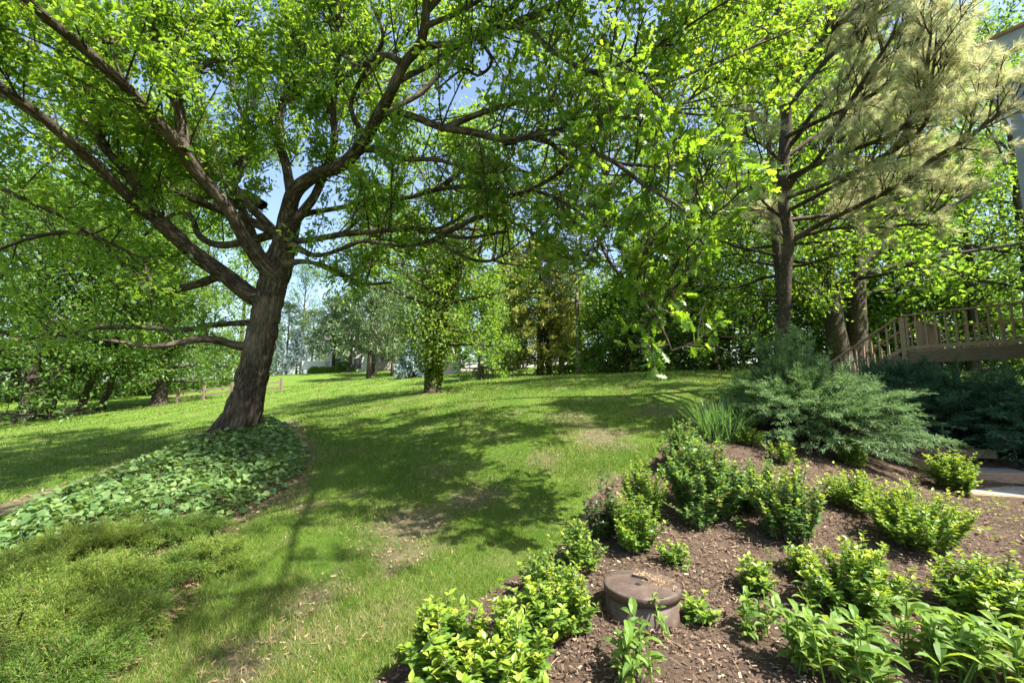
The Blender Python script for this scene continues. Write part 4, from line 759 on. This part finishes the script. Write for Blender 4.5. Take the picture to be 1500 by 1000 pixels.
# broad-leaved perennials
def broadplant(label, u, v, hp, wp, seed, n, lf=.17, name='broadleaf_plant', mat='broad', tpl=HOSTA, wid=1.):
    rng = np.random.default_rng(seed); b = gp(u, v); d = float(np.hypot(*b[:2]))/np.hypot(*ray(u, v)[:2]); H = hp*d/F; R_ = wp*d/F/2
    t_ = thing(name, label, 'plant', b, 'broad-leaved plants of the bed'); lf *= .88; wid *= .8; k = max(3, n//7); a = rng.random(k)*6.283; rr = np.sqrt(rng.random(k))*R_*.75
    g0 = b+np.column_stack([np.cos(a)*rr, np.sin(a)*rr, np.zeros(k)]); g0[:,2] = gz(g0[:,0], g0[:,1])-.02; g1 = g0+np.column_stack([rng.normal(size=(k,2))*.06, H*rng.uniform(.5,.95,k)])
    kk = np.linspace(0,1,5)[None,:,None]; C = g0[:,None]*(1-kk)+g1[:,None]*kk; sm = MB(); tubes(sm, C, .006, .003, 5); sm.build('stems', M['shrub'], t_)
    fm = MB(); idx = np.repeat(np.arange(k), 8); s = .12+.87*rng.random(len(idx))**.8; p, tg = along(C, idx, s); az = rng.random(len(idx))*6.283
    ax = np.column_stack([np.cos(az), np.sin(az), -.05+.7*rng.random(len(idx))]); leaves(fm, tpl, p, ax, np.column_stack([-np.cos(az)*.3, -np.sin(az)*.3, np.ones(len(idx))])+rng.normal(size=p.shape)*.25, lf*rng.uniform(.55,1.2,len(idx)), wid)
    fm.build('foliage', M[mat], t_); return t_
BP = [('lush light green plant with long pointed leaves in front of the lid',932,1000,90,80,70,.15),
 ('low broad-leaved plant sprawling left of the big leafy drift',1100,925,64,70,70,.11),
 ('drift of pointed broad leaves below the dome-shaped shrub',1185,985,95,110,110,.15),
 ('dense pointed-leaved plant at the bottom of the bed',1262,1000,100,110,120,.16),
 ('tall pointed-leaved plant under the spreading shrub',1370,985,100,110,120,.17),
 ('glossy broad-leaved plant in the bottom corner of the bed',1460,1000,100,120,130,.17),
 ('small pointed-leaved plant beside the dome-shaped shrub',1205,905,50,60,40,.10),
 ('young four-leaved plant sprouting before the riser wall',978,932,52,28,14,.085),
 ('tiny rosette of round leaves on bare mulch',1078,770,18,36,28,.07),
 ('small pale seedling near the lid',1000,835,22,24,14,.06)]
for i, (lb,u,v,h,w_,n,lf) in enumerate(BP): broadplant(lb, u, v, h, w_, 1000+i, n, lf, wid=1.15)
# strap-leaved clump
b = gp(1060,640); rng = np.random.default_rng(1100); cl = thing('strap_leaved_clump', 'grassy clump of upright strap leaves at the head of the bed', 'plant', b)
n = 420; a = rng.random(n)*6.283; rr = np.sqrt(rng.random(n)); g0 = b+np.column_stack([np.cos(a)*rr*.42, np.sin(a)*rr*.3, np.zeros(n)]); g0[:,2] = gz(g0[:,0], g0[:,1])-.02
d = np.column_stack([np.cos(a)*rr*.6+rng.normal(size=n)*.25, np.sin(a)*rr*.6+rng.normal(size=n)*.25, np.ones(n)*1.9]); L = rng.uniform(.5,.86,n); d = norm(d); k = np.linspace(0,1,6)
C = g0[:,None]+d[:,None]*(L[:,None]*k)[...,None]+(d*A(1,1,0))[:,None]*(L[:,None]*.55*k**2.5)[...,None]-UP*(L[:,None]*(.12+.5*rng.random((n,1))**4)*k**3)[...,None]
sm = MB(); wv = norm(np.column_stack([-d[:,1], d[:,0], np.zeros(n)]))[:,None]*(.0085*(1-k**2.5)+.0008)[None,:,None]; V = np.stack([C-wv, C+wv], 2).reshape(n,-1,3); i0 = (np.arange(n)*12)[:,None]+np.arange(5)*2
sm.add(V.reshape(-1,3), np.stack([i0,i0+1,i0+3,i0+2],-1).reshape(-1,4)); sm.build('foliage', M['grassy'], cl)
# ------------------------------------------------------------------ junipers
def juniper(label, b, R_, H, seed, mat, n, flat=.3, name='juniper_bush', arch=.5, fr=.5, nd=60, wx=1., wy=1., low=0.05, lay=None, nl_=1.):
    rng = np.random.default_rng(seed); t_ = thing(name, label, 'shrub', b, 'spreading junipers'); a = rng.random(n)*6.283; el = rng.random(n)**.85
    tip = np.column_stack([np.cos(a)*wx*R_*np.cos(el*1.45)**.7, np.sin(a)*wy*R_*np.cos(el*1.45)**.7, low+H*np.sin(el*1.5)])*(.55+.5*rng.random((n,1))**.6)*(1+.28*(vn2(a*1.3, el*4, seed)[:,None]-.4))
    tip[:,2] = np.maximum(tip[:,2], low)
    if lay: tip[:,2] = np.round(tip[:,2]/lay)*lay+rng.normal(size=n)*.05
    root = np.column_stack([tip[:,0]*.12, tip[:,1]*.12, np.zeros(n)]); k = np.linspace(0,1,7)[None,:,None]; C = root[:,None]*(1-k)+tip[:,None]*k; C[:,:,2] += (arch*.22*np.hypot(tip[:,0], tip[:,1])*1.)[:,None]*(4*(k*(1-k)))[...,0]
    gx_, gy_ = b[0]+C[:,:,0], b[1]+C[:,:,1]; C = np.stack([gx_, gy_, gz(gx_, gy_)*.6+.4*b[2]+C[:,:,2]], -1); C[:,:,2] = np.maximum(C[:,:,2], gz(gx_, gy_)+.02)
    sm = MB(); sel = rng.random(n) < .5; tubes(sm, C[sel], .018, .004, 5); sm.build('branches', M['bark'], t_)
    # feathery sprays along the outer part of every branch
    m_ = 8; idx = np.repeat(np.arange(n), m_); s = .42+.57*rng.random(n*m_); p, tg = along(C, idx, s); sd_ = norm(np.cross(tg, UP))*rng.choice([-1,1],(n*m_,1)); d = norm(tg*1.+sd_*rng.uniform(.1,.9,(n*m_,1))+UP*rng.uniform(-.05,.4,(n*m_,1))); L = fr*rng.uniform(.5,1.1,n*m_)*(1-.35*s)
    k = np.linspace(0,1,4); S = p[:,None]+d[:,None]*(L[:,None]*k)[...,None]-UP*(L[:,None]*.12*k**2)[...,None]
    fm = MB(); idx = np.repeat(np.arange(len(S)), nd); s = rng.random(len(idx))*.98; p, tg = along(S, idx, s); q = rng.normal(size=p.shape); q[:,2] *= flat+.25; ax = norm(tg*1.0+q*.75); lf_ = ((1.1-s)*.075*fr/.5+.03)*nl_
    leaves(fm, RHOMB, p+q*.012, ax, rng.normal(size=p.shape)*.5+UP, lf_*rng.uniform(.6,1.2,len(s)), .26); fm.build('foliage', M[mat], t_); return t_
jb = gp(1190,632); jb = A(*W(1195,640,7.9)); jb[2] = gz(jb[0],jb[1]); juniper('big feathery blue-green juniper between the lawn and the stairs, sunlit', jb, 1.65, 1.15, 1200, 'juniper', 420, .3, fr=.42, nd=44, wx=1.05)
jt = W(1165,520,8.3); jt[2] = gz(jt[0],jt[1]); juniper('upright plume of juniper rising behind the big feathery one', jt, .8, 1.75, 1201, 'juniper', 130, .3, fr=.42, nd=44, arch=.2)
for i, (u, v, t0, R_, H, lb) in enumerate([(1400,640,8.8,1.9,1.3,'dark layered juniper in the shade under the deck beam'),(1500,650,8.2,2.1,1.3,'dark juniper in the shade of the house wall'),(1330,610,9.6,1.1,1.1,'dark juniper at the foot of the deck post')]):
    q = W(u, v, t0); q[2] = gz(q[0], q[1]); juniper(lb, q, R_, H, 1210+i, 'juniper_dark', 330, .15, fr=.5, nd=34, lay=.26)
LJ = [(20,850,.5,.34,'bright feathery juniper mound touching the broad-leaved patch at the left edge'),(95,835,.45,.3,'small juniper plume below the left part of the broad-leaved patch'),(170,815,.42,.28,'juniper plume just under the broad-leaved patch'),(262,795,.5,.26,'juniper tip reaching out to the lawn beside the leaf litter'),(60,905,.48,.34,'juniper mound with dead bare stems at the left edge'),
 (150,880,.5,.34,'fluffy yellow-green juniper mound in the middle of the left bed'),(235,860,.4,.24,'low juniper mound beside the tan leaf litter'),(10,970,.5,.32,'dark green juniper mound in the near left corner'),(105,965,.5,.3,'front juniper mound over dead leaves'),(180,935,.34,.2,'sparse little juniper mound at the litter edge'),(310,835,.3,.15,'small juniper sprig half in the grass'),(-70,900,.6,.4,'juniper mound cut by the left edge of the view'),(60,1030,.5,.3,'nearest juniper mound at the bottom edge')]
for i, (u, v, R_, H, lb) in enumerate(LJ): juniper(lb, gp(u, v), R_*.85, H*(.45,.9,.6)[i % 3], 1220+i, 'juniper_light' if i % 3 else 'juniper_mid', int(85*R_+12), .6, fr=.27, nd=60, arch=.6, low=.06, nl_=.55)
# broad-leaved ground cover under the oak
COV = pxpoly([(0,768),(110,722),(235,672),(318,640),(400,618),(432,640),(452,660),(446,690),(385,735),(318,770),(290,795),(210,800),(120,800),(40,828),(-60,850)])
rng, x, y = scatter(32000, (-9, 1, 2, 11), 1300, lambda x, y: inside(COV, x, y)); e = np.clip(dline(COV, x, y)/.35, 0, 1); n = len(x); z = gz(x, y)+.05+(.16+.16*fbm(x, y, 70, 1.6))*e*rng.uniform(.35,1.1,n)
gm = MB(); az = rng.random(n)*6.283; leaves(gm, HEART, np.column_stack([x,y,z]), np.column_stack([np.cos(az), np.sin(az), -.25+rng.normal(size=n)*.3]), np.column_stack([rng.normal(size=(n,2))*.38, np.ones(n)]), rng.uniform(.05,.12,n))
k = rng.random(n) < .25; P0 = np.column_stack([x[k],y[k],gz(x[k],y[k])-.01]); P1 = np.column_stack([x[k],y[k],z[k]]); tubes(gm, np.stack([P0,(P0+P1)/2+rng.normal(size=P0.shape)*.02,P1],1), .003, .002, 4)
kind(gm.build('ground_cover', M['cover']), 'stuff', 'dense patch of broad rounded leaves spreading below the oak trunk', 'ground cover')
# low weeds at the right end of the bed
WD = pxpoly([(1385,720),(1440,715),(1510,760),(1530,810),(1440,800)]); rng, x, y = scatter(4200, (3, 9, 3, 9), 1301, lambda x, y: inside(WD, x, y) & (fbm(x, y, 71, 3) > .47)); n = len(x); gm = MB(); az = rng.random(n)*6.283
leaves(gm, OVATE, np.column_stack([x,y,gz(x,y)+rng.uniform(.01,.1,n)]), np.column_stack([np.cos(az), np.sin(az), .3+0*az]), np.column_stack([rng.normal(size=(n,2))*.3, np.ones(n)]), rng.uniform(.03,.06,n)); kind(gm.build('low_weeds', M['shrub_tip']), 'stuff', 'low yellow-green weeds near the border timber', 'weeds')

# ------------------------------------------------------------------ far fences, house, shed
def railfence(name, label, pts, hp=1.0, rails=(.4,.8)):
    t_ = thing(name, label, 'fence', pts[0])
    for p in pts: b_ = MB(); b_.box(p+UP*(hp/2-.1), (.13,.13,hp+.2)); b_.build('post', M['fence'], t_, bevel=.01)
    for p, q in zip(pts[:-1], pts[1:]):
        for r_ in rails: b_ = MB(); b_.beam(p+UP*r_, q+UP*(r_+.02), .09, .1); b_.build('rail', M['fence'], t_)
railfence('rail_fence', 'brown split-rail fence with low rails left of the oak trunk', [at(230,27.5),at(262,27.3),at(300,27),at(340,27.2),at(375,27.5),at(412,28)], .85, (.28,.58))
railfence('rail_fence', 'long rail fence beyond the golden conifer at the end of the lawn', [at(u,41) for u in range(640,930,24)], 1.0, (.35,.65,.92))
hb = at(545,62); far = thing('house', 'white gabled house half hidden by pines on the rise at the back', 'house', hb)
hx = A(1,0,0); hy = A(0,1,0); h0 = hb+A(2.2,4,-.5)
b_ = MB(); b_.box(h0+UP*2.2, (17,8,5.2)); b_.build('wall', M['greywall'], far)
b_ = MB(); b_.box(h0+A(-5.0,-4.6,2.4), (5.4,2.6,5.0)); b_.add([h0+A(-7.7,-5.9,5.2),h0+A(-2.3,-5.9,5.2),h0+A(-5,-5.9,7.4),h0+A(-7.7,-3,5.2),h0+A(-2.3,-3,5.2),h0+A(-5,-3,7.4)], [np.array([[0,1,2],[5,4,3]])]); b_.build('gable', M['white'], far)
b_ = MB(); b_.add([h0+A(-9,-4.5,4.7),h0+A(9,-4.5,4.7),h0+A(9,0,8),h0+A(-9,0,8),h0+A(9,4.5,4.7),h0+A(-9,4.5,4.7)], [np.array([[0,1,2,3],[3,2,4,5]])]); b_.add([h0+A(-8,-6.2,5.05),h0+A(-5,-6.2,7.6),h0+A(-5,-1,7.6),h0+A(-8,-1,5.05),h0+A(-2,-6.2,5.05),h0+A(-2,-1,5.05)], [np.array([[0,1,2,3],[1,4,5,2]])]); b_.build('roof', M['greyroof'], far)
for dx in (-6.4,-3.6): 
    for z_ in (1.3,3.7): b_ = MB(); b_.box(h0+A(dx,-5.92,z_), (1,.06,1.3)); b_.build('window', M['glass'], far)
for dx in (-.5,2,4.5,7):
    b_ = MB(); b_.box(h0+A(dx,-4.02,2.6), (1.2,.06,1.5)); b_.build('window', M['glass'], far)
b_ = MB(); b_.box(h0+A(-9,-5.5,1.0), (3,3,1.1)); b_.build('porch', M['white'], far)
for i, (u, t, r_, lb) in enumerate([(460,56,.75,'clipped round shrub, first of the row before the far white house'),(471,56,.7,'clipped round shrub, second in the row before the far house'),(480,56.5,.65,'clipped round shrub, third in the row before the far house'),(489,57,.75,'clipped round shrub nearest the far white gable'),(505,58,1.3,'big rounded shrub under the far white gable')]):
    q = at(u, t); rng = np.random.default_rng(1400+i); n = 2600; d = norm(rng.normal(size=(n,3))); d[:,2] = np.abs(d[:,2]); t_ = thing('clipped_shrub', lb, 'shrub', q, 'round shrubs before the far house')
    p = q+d*r_*rng.uniform(.8,1.05,(n,1)); fm = MB(); leaves(fm, RHOMB, p, rng.normal(size=(n,3))+d, d+rng.normal(size=(n,3))*.4, .17); fm.build('foliage', M['light_leaf' if i < 4 else 'wood_leaf'], t_)
    b_ = MB(); tube(b_, np.array([[*q,.08],[*(q+UP*r_*.6),.03]]), 8); b_.build('stem', M['bark'], t_)
q = at(661,38); shed = thing('shed', 'small grey shed with dark side behind the ivy-clad tree', 'shed', q); b_ = MB(); b_.box(q+A(0,1,.7), (1.3,1.6,1.7)); b_.build('wall', M['greywall'], shed); b_ = MB(); b_.beam(q+A(-.8,.1,1.62), q+A(-.8,1.9,1.62), .1, .06); b_.box(q+A(0,1,1.6), (1.6,2,.08)); b_.build('roof', M['shingle'], shed)
# pale lane beyond the rail fence
b_ = MB(); xs = np.linspace(-12, 22, 60); ya, yb = 46, 51; z_ = lambda x, y: gz(x, y)+.02
b_.add(np.vstack([np.column_stack([xs, 0*xs+ya, z_(xs, 0*xs+ya)]), np.column_stack([xs, 0*xs+yb, z_(xs, 0*xs+yb)+.35])]), np.column_stack([np.arange(59), np.arange(59)+1, np.arange(59)+61, np.arange(59)+60])); kind(b_.build('road', plainmat('pale_gravel', (.5,.45,.39), .15, 3, .9)), 'structure')
